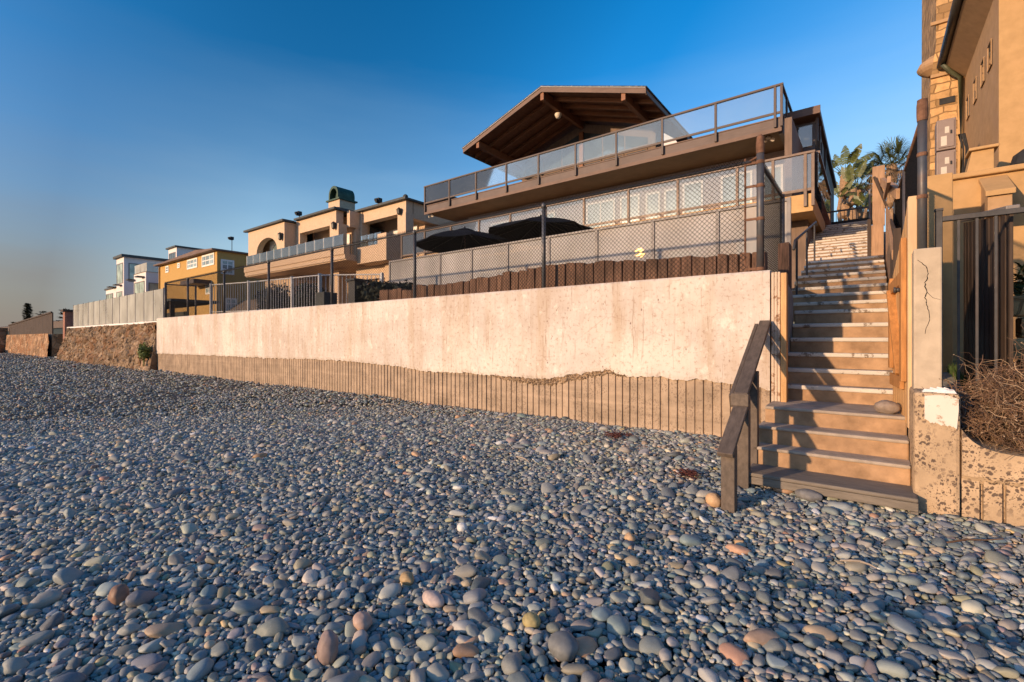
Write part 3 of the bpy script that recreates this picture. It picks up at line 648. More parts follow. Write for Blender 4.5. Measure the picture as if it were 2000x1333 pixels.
# ------------------------------------------------------------------ parasols
def umbrella(cx, cy, z, rad, lab, rot):
    t = thing('patio_umbrella', (cx, cy, GB), lab, 'patio umbrella', 'navy parasols on the terrace')
    g = MB(); n = 8; ring = []
    prof = [(0,0), (.25,-.10), (.5,-.21), (.75,-.35), (1,-.52)]
    vs = []
    for (q, dz) in prof[1:]:
        for i in range(n*4):
            a = 2*math.pi*i/(n*4) + rot; rr = rad*q*math.cos(math.pi/n)/math.cos(((i % 4)/4 - .5)*2*math.pi/n + 0)
            sag = -.05*q*q*math.cos(((i % 4)/4-.5)*math.pi)
            vs.append((cx+rr*math.cos(a), cy+rr*math.sin(a), z+dz+sag+.03*q))
    m4 = n*4; fs = []
    for j in range(len(prof)-2):
        for i in range(m4): fs.append((j*m4+i, j*m4+(i+1) % m4, (j+1)*m4+(i+1) % m4, (j+1)*m4+i))
    vs.append((cx, cy, z)); top = len(vs)-1
    for i in range(m4): fs.append((i, (i+1) % m4, top))
    g.add(vs, fs); c = build('canopy', g, M['canopy'], t)
    sm = c.modifiers.new('thick', 'SOLIDIFY'); sm.thickness = .012
    g = MB(); 
    for i in range(n):
        a = 2*math.pi*i/n + rot + math.pi/n*0; g.beam((cx, cy, z-.06), (cx+rad*.97*math.cos(a), cy+rad*.97*math.sin(a), z-.56), .02, .02)
    build('ribs', g, M['black'], c)
    g = MB(); g.lathe((cx, cy, z), [(.35,-.09),(.36,-.07),(.2,.0),(.03,.05),(.02,.10)], 16); build('vent_cap', g, M['canopy'], c)
    g = MB(); g.tube((cx, cy, GB+.06), (cx, cy, z), .026, n=12); build('pole', g, M['bronze'], t, smooth=True)
    g = MB(); g.lathe((cx, cy, GB), [(.28,0),(.28,.05),(.06,.08),(.05,.3)], 20); build('base', g, M['black'], t)
p1, p2 = at(908, 450, 10.9), at(1056, 426, 12.2)
umbrella(p1.x, 10.9, p1.z+.02, 1.62, 'open navy patio umbrella further from the steps, in front of the other one', .1)
umbrella(p2.x, 12.2, p2.z-.0, 1.78, 'open navy patio umbrella nearer the steps, partly behind the other one', .35)

# ------------------------------------------------------------------ steps
def nose(z): return z
st = thing('stone_steps', (-.35, 6.5, 0), 'long flight of concrete steps with white painted edges climbing beside the house', 'steps')
def step(x0, x1, y0, y1, z0, z1, paint=True, skew=0, mt='riser'):
    g = MB(); g.hexa([(x0,y0+.02,z0-.12),(x1,y0+.02+skew,z0-.12),(x1,y1,z0-.12),(x0,y1,z0-.12)], [(x0,y0+.02,z1-.002),(x1,y0+.02+skew,z1-.002),(x1,y1,z1-.002),(x0,y1,z1-.002)])
    s = build('step', g, M[mt], st, bevel=.014)
    g = MB(); t = .048 if paint else .03
    g.hexa([(x0,y0,z1-t),(x1,y0+skew,z1-t),(x1,y0+.06+skew,z1-t),(x0,y0+.06,z1-t)], [(x0,y0,z1+.004),(x1,y0+skew,z1+.004),(x1,y0+.06+skew,z1+.004),(x0,y0+.06,z1+.004)])
    build('nosing', g, M['nosing' if paint else 'tread'], s, bevel=.014)
    g = MB(); g.hexa([(x0,y0+.061,z1-.004),(x1,y0+.061+skew,z1-.004),(x1,y1,z1-.004),(x0,y1,z1-.004)], [(x0,y0+.061,z1+.002),(x1,y0+.061+skew,z1+.002),(x1,y1,z1+.002),(x0,y1,z1+.002)])
    build('tread', g, M['tread'], s)
zk = [.0, .17, .345, .52]; yk = [5.02, 5.25, 5.48, 5.76]
step(-.95, .275, yk[1], yk[2]+.1, -.05, zk[1], False); step(-.945, .275, yk[2], yk[3]+.1, zk[1], zk[2], False); step(-.92, .275, yk[3], 6.62, zk[2], zk[3], False)
z, y = .52, 6.56
for k in range(6):
    rs = .18 if k == 0 else .19
    step(XS+.004, .215, y, y+.30 if k < 5 else 8.5, z, z+rs); z += rs; y += .222
y = 8.43; zl = z
for k in range(8):
    step(-1.12 if k > 0 else -1.0, .215, y, y+.62 if k < 7 else 12.9, z, z+.164); z += .164; y += .535
y = 12.75
for k in range(14):
    w = k/13; step(-1.2-.3*w, .02-.03*w, y, y+.5 if k < 13 else 19.5, z, z+.14, True); z += .14; y += .42
ZT = z
print('top of steps', y, ZT)
# loose wooden bottom step
ws = thing('wooden_step', (-.35, 5.0, -.2), 'weathered grey wooden bottom step at the foot of the stairs', 'step')
g = MB(); g.box(-.955, .30, 4.86, 5.27, -.035, .0); build('tread_board', g, M['stepwood'], ws, bevel=.012)
g = MB(); g.box(-.955, .30, 4.865, 4.905, -.105, -.037); build('front_board', g, M['stepwood'], ws, bevel=.006)
for x in (-.955, .25):
    g = MB(); g.box(x, x+.05, 4.865, 4.93, -.45, -.107); build('leg', g, M['stepwood'], ws, bevel=.004)
g = MB(); g.box(-.93, .26, 5.10, 5.25, -.5, -.04); build('backing_block', g, M['riser'], ws)

# handrail
hr = thing('handrail', (-.95, 4.9, 0), 'brown wooden handrail with three square posts left of the bottom steps', 'handrail')
HX = -.955
hz = lambda y: .33 + (y-4.20)*.545 if y < 4.78 else .70 + (y-4.78)*.50
for y, w in ((4.29,.108), (4.87,.10), (5.30,.10)):
    g = MB(); g.box(HX-w/2, HX+w/2, y-w/2, y+w/2, gz(HX, y)-.35, hz(y)-.03); build('post', g, M['handrail'], hr, bevel=.006)
g = MB(); g.beam((HX-.005, 4.16, hz(4.16)-.015), (HX-.005, 4.80, hz(4.77)+.005), .125, .042); build('lower_rail', g, M['handrail'], hr, bevel=.006)
g = MB(); g.beam((HX-.005, 4.76, hz(4.79)+.03), (HX-.04, 6.26, hz(6.26)+.02), .118, .045); g.beam((HX-.095, 4.80, hz(4.81)-.05), (HX-.13, 6.26, hz(6.26)-.055), .038, .13); build('upper_rail', g, M['handrail'], hr, bevel=.006)
g = MB(); g.box(HX-.085, HX+.065, 4.735, 4.80, hz(4.79)-.07, hz(4.79)+.045); build('rail_block', g, M['handrail'], hr, bevel=.006)

# boulder left on the landing
def rock_obj(name, c, s, col, lab, cat='stone', seed=1, rz=0.):
    bm = bmesh.new(); bmesh.ops.create_icosphere(bm, subdivisions=4, radius=1); off = Vector((seed*7.1, seed*3.3, 1))
    for v in bm.verts:
        d = v.co.normalized(); v.co = d*(1 + .16*mnoise.noise(d*1.0+off) + .05*mnoise.noise(d*2.6+off)); v.co = Vector((v.co.x*s[0], v.co.y*s[1], v.co.z*s[2]))
    me = bpy.data.meshes.new(name); bm.to_mesh(me); bm.free(); me.polygons.foreach_set('use_smooth', [True]*len(me.polygons))
    me.materials.append(pm(name + '_skin', col, .28, 14, .62, .12, 40, .003, dark=tuple(x*.6 for x in col), dscale=9)); o = bpy.data.objects.new(name, me); COL.objects.link(o)
    o.location = c; o.rotation_euler = (0.06, .05, rz); return tag(o, lab, cat)
rock_obj('stone', (.125, 5.93, .585), (.105,.085,.068), (.27,.21,.17), 'smooth brown stone resting on the landing against the wooden gate', seed=3)
def on_beach(px, py, s, col, lab, seed, rz=0):
    """a stone lying on the beach where its base is seen"""
    D = 3.0
    for _ in range(30):
        X = AX[0]*D + RT[0]*D*(px-CX)/F; Y = AX[1]*D + RT[1]*D*(px-CX)/F
        D = (ZC - gz(X, Y) - s[2]*.6)*F/(py-HOR)
    rock_obj('cobble', (X, Y, gz(X, Y)+s[2]*.75), s, col, lab, 'stone', seed, rz)
on_beach(1393, 980, (.065,.055,.068), (.52,.33,.18), 'round orange-tan cobble lying beside the foot of the handrail', 4)
on_beach(903, 1032, (.045,.04,.038), (.60,.58,.54), 'whitish round pebble standing out in the middle of the beach', 5)
on_beach(846, 1172, (.075,.05,.038), (.48,.37,.32), 'pinkish oval cobble among grey stones in the middle foreground', 6)
on_beach(1230, 1052, (.04,.035,.034), (.46,.3,.17), 'small tan stone on the open beach right of centre', 7)
on_beach(640, 1272, (.055,.05,.085), (.27,.20,.18), 'upright brown stone with a notch in the left foreground', 8)
on_beach(1490, 1248, (.095,.04,.035), (.36,.25,.18), 'long tan cobble lying slantwise in the right foreground', 9, .8)
on_beach(708, 1216, (.055,.05,.045), (.42,.29,.23), 'round salmon pink cobble in the left foreground', 10)
on_beach(1038, 1215, (.05,.045,.035), (.36,.29,.13), 'mustard yellow cobble in the middle foreground', 11, .5)
on_beach(795, 1133, (.05,.04,.04), (.36,.25,.13), 'squarish ochre cobble next to a dark blue one in the middle of the beach', 12)
on_beach(232, 1166, (.06,.05,.06), (.22,.13,.09), 'large wedge of reddish brown stone among the left hand cobbles', 13)
on_beach(1580, 970, (.10,.07,.055), (.17,.165,.165), 'big flat grey cobble right below the bottom step', 14)
on_beach(1528, 958, (.085,.05,.035), (.40,.25,.16), 'flat orange stone touching the wooden bottom step', 15)
on_beach(1100, 1265, (.075,.07,.06), (.16,.165,.165), 'large round grey boulder in the foreground right of centre', 16)
M['palestick'] = wood('pale_driftwood', (.36,.29,.22), (3,14,14), .3, .85)
# driftwood and seaweed
def ground_pt(px, py, h=.03):
    D = 4.
    for _ in range(30):
        X = AX[0]*D + RT[0]*D*(px-CX)/F; Y = AX[1]*D + RT[1]*D*(px-CX)/F; D = (ZC-gz(X, Y)-h)*F/(py-HOR)
    return Vector((X, Y, gz(X, Y)+h))
def weed(px, py, rad, n, lab, r0=.004):
    c = ground_pt(px, py); g = MB(); q = random.Random(px)
    for k in range(n):
        a = q.random()*6.28; p = c + Vector((math.cos(a), math.sin(a), 0))*rad*q.random(); pts = [p]
        for j in range(4): p = p + Vector((q.uniform(-1,1), q.uniform(-1,1), q.uniform(-.25,.35)))*.045; pts.append(p)
        g.path(pts, [r0, r0*1.3, r0, r0*.8, r0*.4], 4)
    o = build('seaweed', g, pm('red_weed', (.11,.035,.025), .4, 9, .6, .2), None, tuple(c)); tag(o, lab, 'seaweed')
weed(1205, 850, .17, 60, 'clump of dark red dried seaweed at the foot of the ribbed wall'); weed(1345, 925, .13, 55, 'scrap of dark red dried seaweed on pebbles left of the handrail')
g = MB(); a = ground_pt(1850, 1060, .05); bq = ground_pt(1960, 1053, .06); g.path([a, a.lerp(bq, .35)+Vector((0,0,.012)), a.lerp(bq, .7), bq], [.006,.007,.005,.003], 6)
tag(build('driftwood', g, M['twig'], None, tuple(a)), 'thin driftwood stick on the pebbles below the aggregate wall', 'driftwood')
for (xa_, ya_, xb__, yb__, lab) in ((1008,892,1035,906,'short pale driftwood stick on the pebbles in front of the ribbed wall'), (1292,1004,1330,992,'pale bent driftwood stick near the middle right of the beach'), (745,790,772,792,'pale driftwood stick lying close to the ribbed wall at the middle left'), (540,1010,590,1002,'grey driftwood stick on the open beach left of the middle'), (1640,1095,1712,1110,'brown driftwood stick on the cobbles in front of the bottom step')):
    a = ground_pt(xa_, ya_, .05); bq = ground_pt(xb__, yb__, .05); g = MB(); m_ = a.lerp(bq, .5)+Vector((.01,.02,.015)); g.path([a, a.lerp(m_, .5)+Vector((.01,0,.004)), m_, m_.lerp(bq, .6)+Vector((0,.012,0)), bq], [.005,.008,.007,.006,.003], 6)
    tag(build('driftwood', g, M['palestick'], None, tuple(a)), lab, 'driftwood', 'driftwood sticks on the beach')

# ------------------------------------------------------------------ gate, pillar, low wall on the right
gt = thing('wooden_gate', (.29, 5.66, .5), 'orange wooden gate standing open with a slanted top right of the steps', 'gate')
A = Vector((.285, 5.62, 0)); Bq = Vector((.20, 6.50, 0)); u = (Bq-A).normalized(); nn = Vector((-u.y, u.x, 0))   # nn points to the steps
L = (Bq-A).length
def gq(s, t, z): p = A + u*s + nn*t; return (p.x, p.y, z)
def gtop(s): return 2.55 - .62*(s/L)**.8 + .0
def slab(g, s0, s1, t0, t1, zb0, zb1, zt0, zt1):
    g.hexa([gq(s0,t0,zb0), gq(s1,t0,zb1), gq(s1,t1,zb1), gq(s0,t1,zb0)], [gq(s0,t0,zt0), gq(s1,t0,zt1), gq(s1,t1,zt1), gq(s0,t1,zt0)])
nb = 7; g = MB()
for k in range(nb):
    s0 = L*k/nb; s1 = L*(k+1)/nb - .008; slab(g, s0, s1, -.012, .012, .47+.05*k/nb, .47+.05*k/nb, gtop(s0), gtop(s1))
build('boards', g, M['gatewood'], gt, bevel=.003)
g = MB(); slab(g, -.02, .05, -.05, .014, .44, .44, 2.56, 2.53); build('edge_stile', g, wood('pale_stile', (.62,.42,.24), (14,14,1), .12, .6), gt, bevel=.006)
g = MB(); slab(g, .055, .17, .014, .055, .86, .86, 2.20, 2.14); slab(g, L-.10, L, .014, .05, .95, .95, 1.9, 1.86); build('frame', g, M['gatered'], gt, bevel=.005)
g = MB(); slab(g, .17, L-.10, .014, .05, .78, .78, .90, .90); slab(g, .17, L-.10, .014, .05, 1.78, 1.72, 1.90, 1.84); build('cross_rail', g, M['gatered'], gt, bevel=.005)
g = MB(); g.beam(gq(.20,.034,.92), gq(L-.12,.034,1.76), .04, .09, up=nn); build('brace', g, M['gatered'], gt, bevel=.004)
g = MB(); g.tube(gq(.115,.055,1.72), gq(.115,.085,1.72), .02, n=12); g.tube(gq(.115,.085,1.72), gq(.115,.10,1.72), .028, n=12); build('latch_knob', g, M['blackiron'], gt, smooth=True)

pl = thing('concrete_pillar', (.4, 5.3, -.2), 'cracked square concrete pillar with a chipped aggregate base beside the gate', 'pillar')
g = MB(); g.box(.297, .482, 5.36, 5.72, .80, 2.04); build('shaft', g, M['pillar'], pl, bevel=.012)
ck = [(1792,508),(1808,520),(1813,535),(1806,552),(1810,568),(1806,582),(1812,600),(1815,615),(1812,635),(1806,658)]
ck = [((1-f)*a[0]+f*b[0]+rnd.uniform(-2.2,2.2)*(f>0), (1-f)*a[1]+f*b[1]) for a, b in zip(ck, ck[1:]) for f in (0,.25,.5,.75)]
cp = [at(p, q, 5.358) for p, q in ck]
g = MB(); g.path(cp, [.0014+.0032*rnd.random()*math.sin(math.pi*min(.95, i/len(cp)+.1)) for i in range(len(cp))], 4); g.path([at(1809,570,5.353), at(1822,582,5.353), at(1838,586,5.353)], [.0016,.0011,.0008], 4); build('crack', g, M['black'], pl)
pf = MB(); bx = [.30,.555]
pf.box(.279, .56, 5.02, 5.75, -.6, .83)
o = build('base', pf, M['agg'], pl, bevel=.03)
g = MB(); rs_ = random.Random(3); poly = []
for k in range(30):                                                 # white paint patch with a ragged lower edge
    x = .345 + .19*k/29; poly.append((x, .60 + .03*mnoise.noise(Vector((x*19, 2, 2))) + .012*rs_.random() - .05*k/29))
poly += [(.545,.70),(.545,.79),(.48,.815),(.40,.81),(.345,.80)]
g.prism(poly, 5.012, 5.03, 'y'); build('paint_patch', g, chipped('flaking_white', (.74,.66,.58), (.34,.24,.16), .85, .555), o)
g = MB()
for k in range(12):
    x, y = .36+.16*rs_.random(), 5.05+.2*rs_.random(); r = .02+.03*rs_.random(); g.hexa([(x-r,y-r,.828),(x+r,y-r*.6,.828),(x+r*.7,y+r,.828),(x-r,y+r*.8,.828)], [(x-r*.7,y-r*.6,.845+.02*rs_.random()),(x+r*.6,y-r*.5,.85),(x+r*.5,y+r*.6,.85),(x-r*.6,y+r*.5,.846)])
build('flaked_plaster', g, M['trim'], o)
lw = thing('low_wall', (1.2, 5.1, -.2), 'low ribbed aggregate wall below the dry bush at the right edge', 'wall')
g = MB(); x = .565
top = lambda x: .40 + .16*math.exp(-(x-.56)/.08) - .03*(x-.56)
prof = []
while x < 3.4: prof += [(x, 5.035), (x+.098, 5.035), (x+.103, 5.07), (x+.117, 5.07)]; x += .122
n = len(prof)
for (px, py) in prof: g.v.append((px, py, -.7))
for (px, py) in prof: g.v.append((px, py, min(.30, top(px)-.05)))
g.f = [[i, i+1, n+i+1, n+i] for i in range(n-1)]; g.mi = [0]*len(g.f)
build('ribbed_face', g, M['agg'], lw)
g = MB(); xs_ = [.565+.03*i for i in range(96)]; vs = []
for x in xs_: vs += [(x, 5.01+.008*mnoise.noise(Vector((x*6,1,1))), .20 + .035*mnoise.noise(Vector((x*4,2,1))) + .02*mnoise.noise(Vector((x*17,2,1)))), (x, 5.01, top(x)), (x, 5.35, top(x)+.02), (x, 5.35, -.3)]
fs = []
for i in range(95):
    for k in range(3): fs.append((4*i+k, 4*i+4+k, 4*i+5+k, 4*i+1+k))
    fs.append((4*i+3, 4*i+7, 4*i+4, 4*i))
g.add(vs, fs); g.f.append([0,1,2,3]); g.mi.append(0); build('plaster_cap', g, M['agg'], lw)
# ------------------------------------------------------------------ right yard
IY = 5.80                                                           # iron rail fence stands on the low wall's plane
fe = thing('iron_fence', (1.2, IY, .3), 'low black iron rail fence above the dry bush at the right edge', 'fence')
x0 = .472
g = MB(); g.box(x0, x0+.05, IY-.025, IY+.025, .6, 2.43); build('post', g, M['blackiron'], fe, bevel=.004)
g = MB(); g.box(x0-.005, x0+.055, IY-.03, IY+.03, 2.43, 2.45); build('post_cap', g, M['blackiron'], fe)
zt = az_(1900, 396, IY)
g = MB(); g.box(x0+.05, 4.2, IY-.022, IY+.022, 2.33, 2.375); g.box(x0+.05, 4.2, IY-.016, IY+.016, .70, .74); build('top_rail', g, M['blackiron'], fe, bevel=.004)
for px in (1872, 1908, 1945):
    x = ax_(px, IY); g = MB(); g.box(x-.009, x+.009, IY-.009, IY+.009, .45, 2.33); build('baluster', g, M['blackiron'], fe)
for x in (1.10, 1.26, 1.42, 1.58, 1.74, 1.9): 
    g = MB(); g.box(x-.009, x+.009, IY-.009, IY+.009, .45, 2.33); build('baluster', g, M['blackiron'], fe)
# dark upright boards running inland behind it
wb = thing('board_fence', (1.0, 7, .5), 'weathered dark board screen running inland behind the black iron fence', 'fence')
a0, a1 = Vector((.99, 5.98, 0)), Vector((.99, 8.5, 0)); nbd = 20
for k in range(nbd):
    p = a0.lerp(a1, k/nbd); q = a0.lerp(a1, (k+.93)/nbd); g = MB(); w = .012+.008*(k % 2)
    g.hexa([(p.x-w,p.y,.45+.06*k/nbd*3),(p.x+w,p.y,.45+.18*k/nbd),(q.x+w,q.y,.45+.18*k/nbd),(q.x-w,q.y,.45+.18*k/nbd)], [(p.x-w,p.y,2.36+.42*k/nbd),(p.x+w,p.y,2.36+.42*k/nbd),(q.x+w,q.y,2.36+.42*(k+1)/nbd),(q.x-w,q.y,2.36+.42*(k+1)/nbd)])
    build('board', g, M['darkwood'], wb)
g = MB(); g.beam((.99,5.92,2.40), (.99,8.55,2.84), .09, .06); build('cap_rail', g, M['gpost'], wb, bevel=.01)
pth = MB(); pth.add([(.6,5.85,.455),(.9,5.85,.47),(.92,10.4,.93),(.5,10.4,.93)], [(0,1,2,3)])
tag(build('path', pth, M['greyconc']), 'grey concrete path between the pillar and the board screen', None, kind='structure')
g = MB(); q = random.Random(4)
for k in range(900):
    y = 5.9+4*q.random(); x = .90+.05*q.random()-.05*(y-5.9)/4; z = .42+.1*(y-5.3); h = .05+.14*q.random(); dx = q.uniform(-.05,.05)
    g.add([(x,y,z),(x+.012,y+.006,z),(x+dx,y+q.uniform(-.05,.05),z+h)], [(0,1,2)])
tag(build('grass', g, pm('grass_blade', (.07,.11,.03), .4, 5, .7, .1)), 'strip of green grass between the path and the board screen', None, kind='stuff')
# dry bush
def twig_bush(name, c, rx, ry, rz, n, lab, seed, mat, cat='bush'):
    q = random.Random(seed); g = MB()
    for k in range(n):
        th = q.random()*6.283; ph = math.acos(q.uniform(-.2, 1)); rr = q.random()**.45
        p = Vector(c) + Vector((rx*rr*math.sin(ph)*math.cos(th), ry*rr*math.sin(ph)*math.sin(th), rz*rr*math.cos(ph)))
        d = Vector((q.gauss(0,1), q.gauss(0,1), q.gauss(.35,.8))).normalized(); pts = [p]; l = .03+.035*q.random()
        for j in range(q.randint(3,6)):
            d = (d + Vector((q.gauss(0,.5), q.gauss(0,.5), q.gauss(-.05,.5)))).normalized(); pts.append(pts[-1] + d*l)
        r = .0014+.002*q.random(); g.m = 0 if q.random() < .75 else 1
        g.path(pts, [r*(1-.6*i/len(pts)) for i in range(len(pts))], 3)
        if q.random() < .5:
            e = pts[-1]; a = Vector((q.gauss(0,1), q.gauss(0,1), q.gauss(0,1))).normalized()*.012; b_ = d.cross(a).normalized()*.006; g.add([e-b_, e+a, e+b_], [(0,1,2)])
    for k in range(46):
        g.m = k % 2; p = Vector(c) + Vector((q.uniform(-.8,.8)*rx, q.uniform(-.6,.6)*ry, -.1)); d = Vector((q.gauss(0,.6), q.gauss(-.1,.5), 1)).normalized(); pts = [p]
        for j in range(7): d = (d + Vector((q.gauss(0,.3), q.gauss(0,.3), q.gauss(-.05,.15)))).normalized(); pts.append(pts[-1] + d*.085)
        r = .0035+.004*q.random(); g.path(pts, [r*(1-.75*i/7) for i in range(8)], 5)
    for k in range(2600):
        g.m = 0 if q.random() < .6 else 1; dd = Vector((q.gauss(0,1), q.gauss(0,1), abs(q.gauss(0,1)))).normalized(); p = Vector(c) + Vector((dd.x*rx, dd.y*ry, dd.z*rz))*q.uniform(.35,1.02)
        a = Vector((q.gauss(0,1), q.gauss(0,1), q.gauss(0,1))).normalized(); b_ = a.cross(dd+Vector((.1,.2,.3))).normalized(); s_ = .006+.012*q.random(); g.add([p-a*s_, p+b_*s_*.45, p+a*s_, p-b_*s_*.45], [(0,1,2,3)])
    o = build(name, g, [mat, M['twig2']], None, tuple(c)); return tag(o, lab, cat)
M['twig2'] = pm('pale_twig', (.36,.25,.16), .3, 5, .85, .2)
twig_bush('dry_bush', (1.22, 5.36, .52), .74, .42, .62, 5200, 'tangled dry brown bush sprawling over the low wall at the right edge', 2, M['twig'])
# post and mesh climbing beside the steps
cf = thing('chain_link_screen', (.37, 6, 2), 'rusty-capped chain-link fence climbing inland from the top of the cracked pillar', 'fence')
fx = .37
g = MB(); g.tube((fx, 5.60, 2.03), (fx, 5.60, 3.34), .034, n=16); p_ = build('end_post', g, M['post'], cf, smooth=True)
g = MB(); g.lathe((fx, 5.60, 3.27), [(.038,-.05),(.041,.0),(.041,.09),(.037,.12),(.037,.14),(.015,.15)], 16); build('rusty_cap', g, M['rust'], p_)
for z in (2.52, 2.9): g = MB(); g.lathe((fx, 5.60, z), [(.037,0),(.04,.008),(.04,.024),(.037,.034)], 14); build('rusty_clamp', g, M['rust'], p_)
zr = lambda s: 3.25 + s*.105
zb = lambda s: 1.25 + s*.28
g = MB(); g.tube((fx, 5.62, zr(0)), (fx, 11.6, zr(6)), .022, n=8); build('top_rail', g, M['rust'], cf, smooth=True)
for s in (2.6, 5.9):
    g = MB(); g.tube((fx, 5.6+s, zb(s)-.4), (fx, 5.6+s, zr(s)), .03, n=10); build('post', g, M['post'], cf, smooth=True)
g = MB(); links(g, (fx, 5.62, 0), (0,1,0), 5.95, zr, zb, .058, .0034); build('wire_mesh', g, M['wire'], cf)
# wooden fence on the right of the steps
sf = thing('stair_fence', (.24, 9, 1.5), 'brown wooden fence with sloping boards along the right of the upper steps', 'fence')
g = MB(); g.box(.222, .30, 7.45, 7.53, 1.2, 2.62); build('post', g, M['darkwood'], sf, bevel=.005)
for k in range(26):
    y = 7.55+k*.18; t = 2.55 + (y-7.5)*.30; g = MB(); b0_ = 1.2+(y-7.5)*.25
    g.hexa([(.245,y,b0_),(.27,y,b0_),(.27,y+.17,b0_),(.245,y+.17,b0_)], [(.245,y,t),(.27,y,t),(.27,y+.17,t+.05),(.245,y+.17,t+.05)]); build('board', g, M['darkwood' if y < 9.4 else 'fencewood'], sf)
g = MB(); g.beam((.235, 7.5, 2.30), (.235, 9.6, 3.05), .05, .12); g.beam((.23, 9.4, 3.75), (.23, 12.2, 4.15), .05, .10); build('sloping_rail', g, M['fencewood'], sf, bevel=.005)
g = MB(); g.box(.01, .215, 12.30, 12.34, 2.4, 3.62); build('end_panel', g, M['fencewood'], sf, bevel=.004)
g = MB(); g.box(.03, .235, 12.36, 12.40, 3.6, 4.85); build('upper_panel', g, M['fencewood'], sf, bevel=.004)
g = MB(); g.beam((.06, 12.33, 4.62), (.27, 12.33, 3.95), .04, .11, up=(0,1,0)); build('brace', g, M['darkwood'], sf)
g = MB(); g.box(-.055, .008, 12.28, 12.36, 2.3, 3.75); build('post', g, M['darkwood'], sf, bevel=.005)
g = MB(); g.beam((.36, 9.6, 3.55), (.13, 13.5, 4.9), .08, .16); build('sloping_rail', g, M['fencewood'], sf, bevel=.006)

# stucco retaining wall of the right hand house
rw = thing('retaining_wall', (2.2, 10.6, 1), 'peach stucco terrace wall with a capped parapet right of the chain-link screen', 'wall')
PZ = az_(1870, 352, 10.5)
g = MB(); g.box(.58, 7, 10.5, 10.85, .4, PZ); build('wall', g, M['peach'], rw)
g = MB(); g.box(.52, 7, 10.42, 10.9, PZ+.003, PZ+.09); build('cap', g, M['peach'], rw, bevel=.02)
xa = ax_(1888, 10.5); xb_ = ax_(1942, 10.5)
g = MB(); g.hexa([(xa,10.5,PZ+.092),(xb_,10.5,PZ+.092),(xb_,10.85,PZ+.092),(xa,10.85,PZ+.092)], [(xa+.06,10.5,PZ+.42),(xb_,10.5,PZ+.42),(xb_,10.85,PZ+.42),(xa+.06,10.85,PZ+.42)]); g.box(xa+.02, xb_+.05, 10.44, 10.9, PZ+.423, PZ+.47); build('raised_parapet', g, M['peach'], rw, bevel=.01)
g = MB(); g.prism([(9.95, PZ-.75), (10.49, PZ-.75), (10.49, PZ-.12), (9.95, PZ-.44)], 1.40, 1.66, 'x'); build('sloped_buttress', g, M['brownst'], rw, bevel=.01)
g = MB(); g.prism([(9.90, PZ-.46), (10.49, PZ-.11), (10.49, PZ-.03), (9.90, PZ-.38)], 1.37, 1.69, 'x'); build('buttress_cap', g, M['peach'], rw, bevel=.01)
g = MB(); g.box(.60, .60+.32, 9.0, 9.35, .5, PZ-.25); build('pier', g, M['peach'], rw, bevel=.01)
bw = thing('block_wall', (1.5, 7.5, .5), 'low wall of pale stone blocks behind the iron fence at the far right', 'wall')
for r in range(5):
    for k in range(6):
        q = random.Random(r*10+k); x = 1.12+k*.42+(.2 if r % 2 else 0); g = MB(); g.box(x, x+.405, 7.5+.02*q.random(), 7.8, .55+r*.24, .55+r*.24+.225); build('stone_block', g, M['stone'], bw, bevel=.02)
q = random.Random(8); g = MB()                                      # spiky leaved plant above the blocks
def blade(g, p, d, L, w, droop):
    d = Vector(d).normalized(); sd_ = d.cross(Vector((0,0,1)));
    if sd_.length < .1: sd_ = Vector((1,0,0))
    sd_.normalize(); vs = []; n = 6
    for i in range(n+1):
        t = i/n; c = Vector(p) + d*L*t + Vector((0,0,-droop*L*t*t)); ww = w*math.sin(math.pi*min(1, .12+.88*t))**.8 if i < n else .0
        vs += [c - sd_*ww, c + Vector((0,0,-ww*.35)), c + sd_*ww]
    fs = []
    for i in range(n): fs += [(3*i, 3*i+1, 3*i+4, 3*i+3), (3*i+1, 3*i+2, 3*i+5, 3*i+4)]
    g.add(vs, fs)
for k in range(70):
    a = q.random()*6.28; e = q.uniform(.2, 1.3); blade(g, (1.55+q.uniform(-.2,.3), 8.2+q.uniform(-.2,.2), 1.75+.25*q.random()), (math.cos(a)*math.cos(e), math.sin(a)*math.cos(e), math.sin(e)), .35+.35*q.random(), .03, .5)
tag(build('spiky_plant', g, M['palm'], None, (1.55, 8.2, 1.75)), 'green spiky leaved plant above the stone block wall at the right edge', 'plant')
g = MB()
for k in range(240):
    a = q.random()*6.28; e = q.uniform(.2, 1.4); blade(g, (1.25+q.uniform(-.25,.4), 7.2+q.uniform(-.2,.2), .62+.1*q.random()), (math.cos(a)*math.cos(e), math.sin(a)*math.cos(e), math.sin(e)), .12+.16*q.random(), .018, .5)
tag(build('leafy_plant', g, M['leaf'], None, (1.25, 7.2, .6)), 'small leafy green plant at the foot of the stone block wall', 'plant')

# ------------------------------------------------------------------ right hand house
rh = thing('stucco_house', (3, 14, 0), 'tall brown stucco house with a stone tower at the top right', 'house')
WX, WY0, WY1 = 1.72, 11.3, 14.9
g = MB(); g.box(WX, 9, WY0, WY1+5, 2.5, 9.2); build('wing', g, [M['brownst']], rh)  # shade of the side wall put into a browner stucco than the front
g = MB(); g.box(WX+.0, 9, WY0-.02, WY0-.002, 2.5, 9.2); build('front_wall', g, M['peach'], rh)
g = MB()
for (y, zc) in ((14.35,6.36),(13.45,6.36),(12.62,6.36),(11.95,6.36)):
    wn = MB(); wn.box(WX-.012, WX-.003, y-.16, y+.16, zc-.22, zc+.22); f = build('window', wn, M['window'], rh)
    wn = MB(); wn.framex(y-.17, y+.17, zc-.23, zc+.23, .012, WX-.025, WX-.013); build('window_frame', wn, M['brownst'], f)
ez_ = 7.55
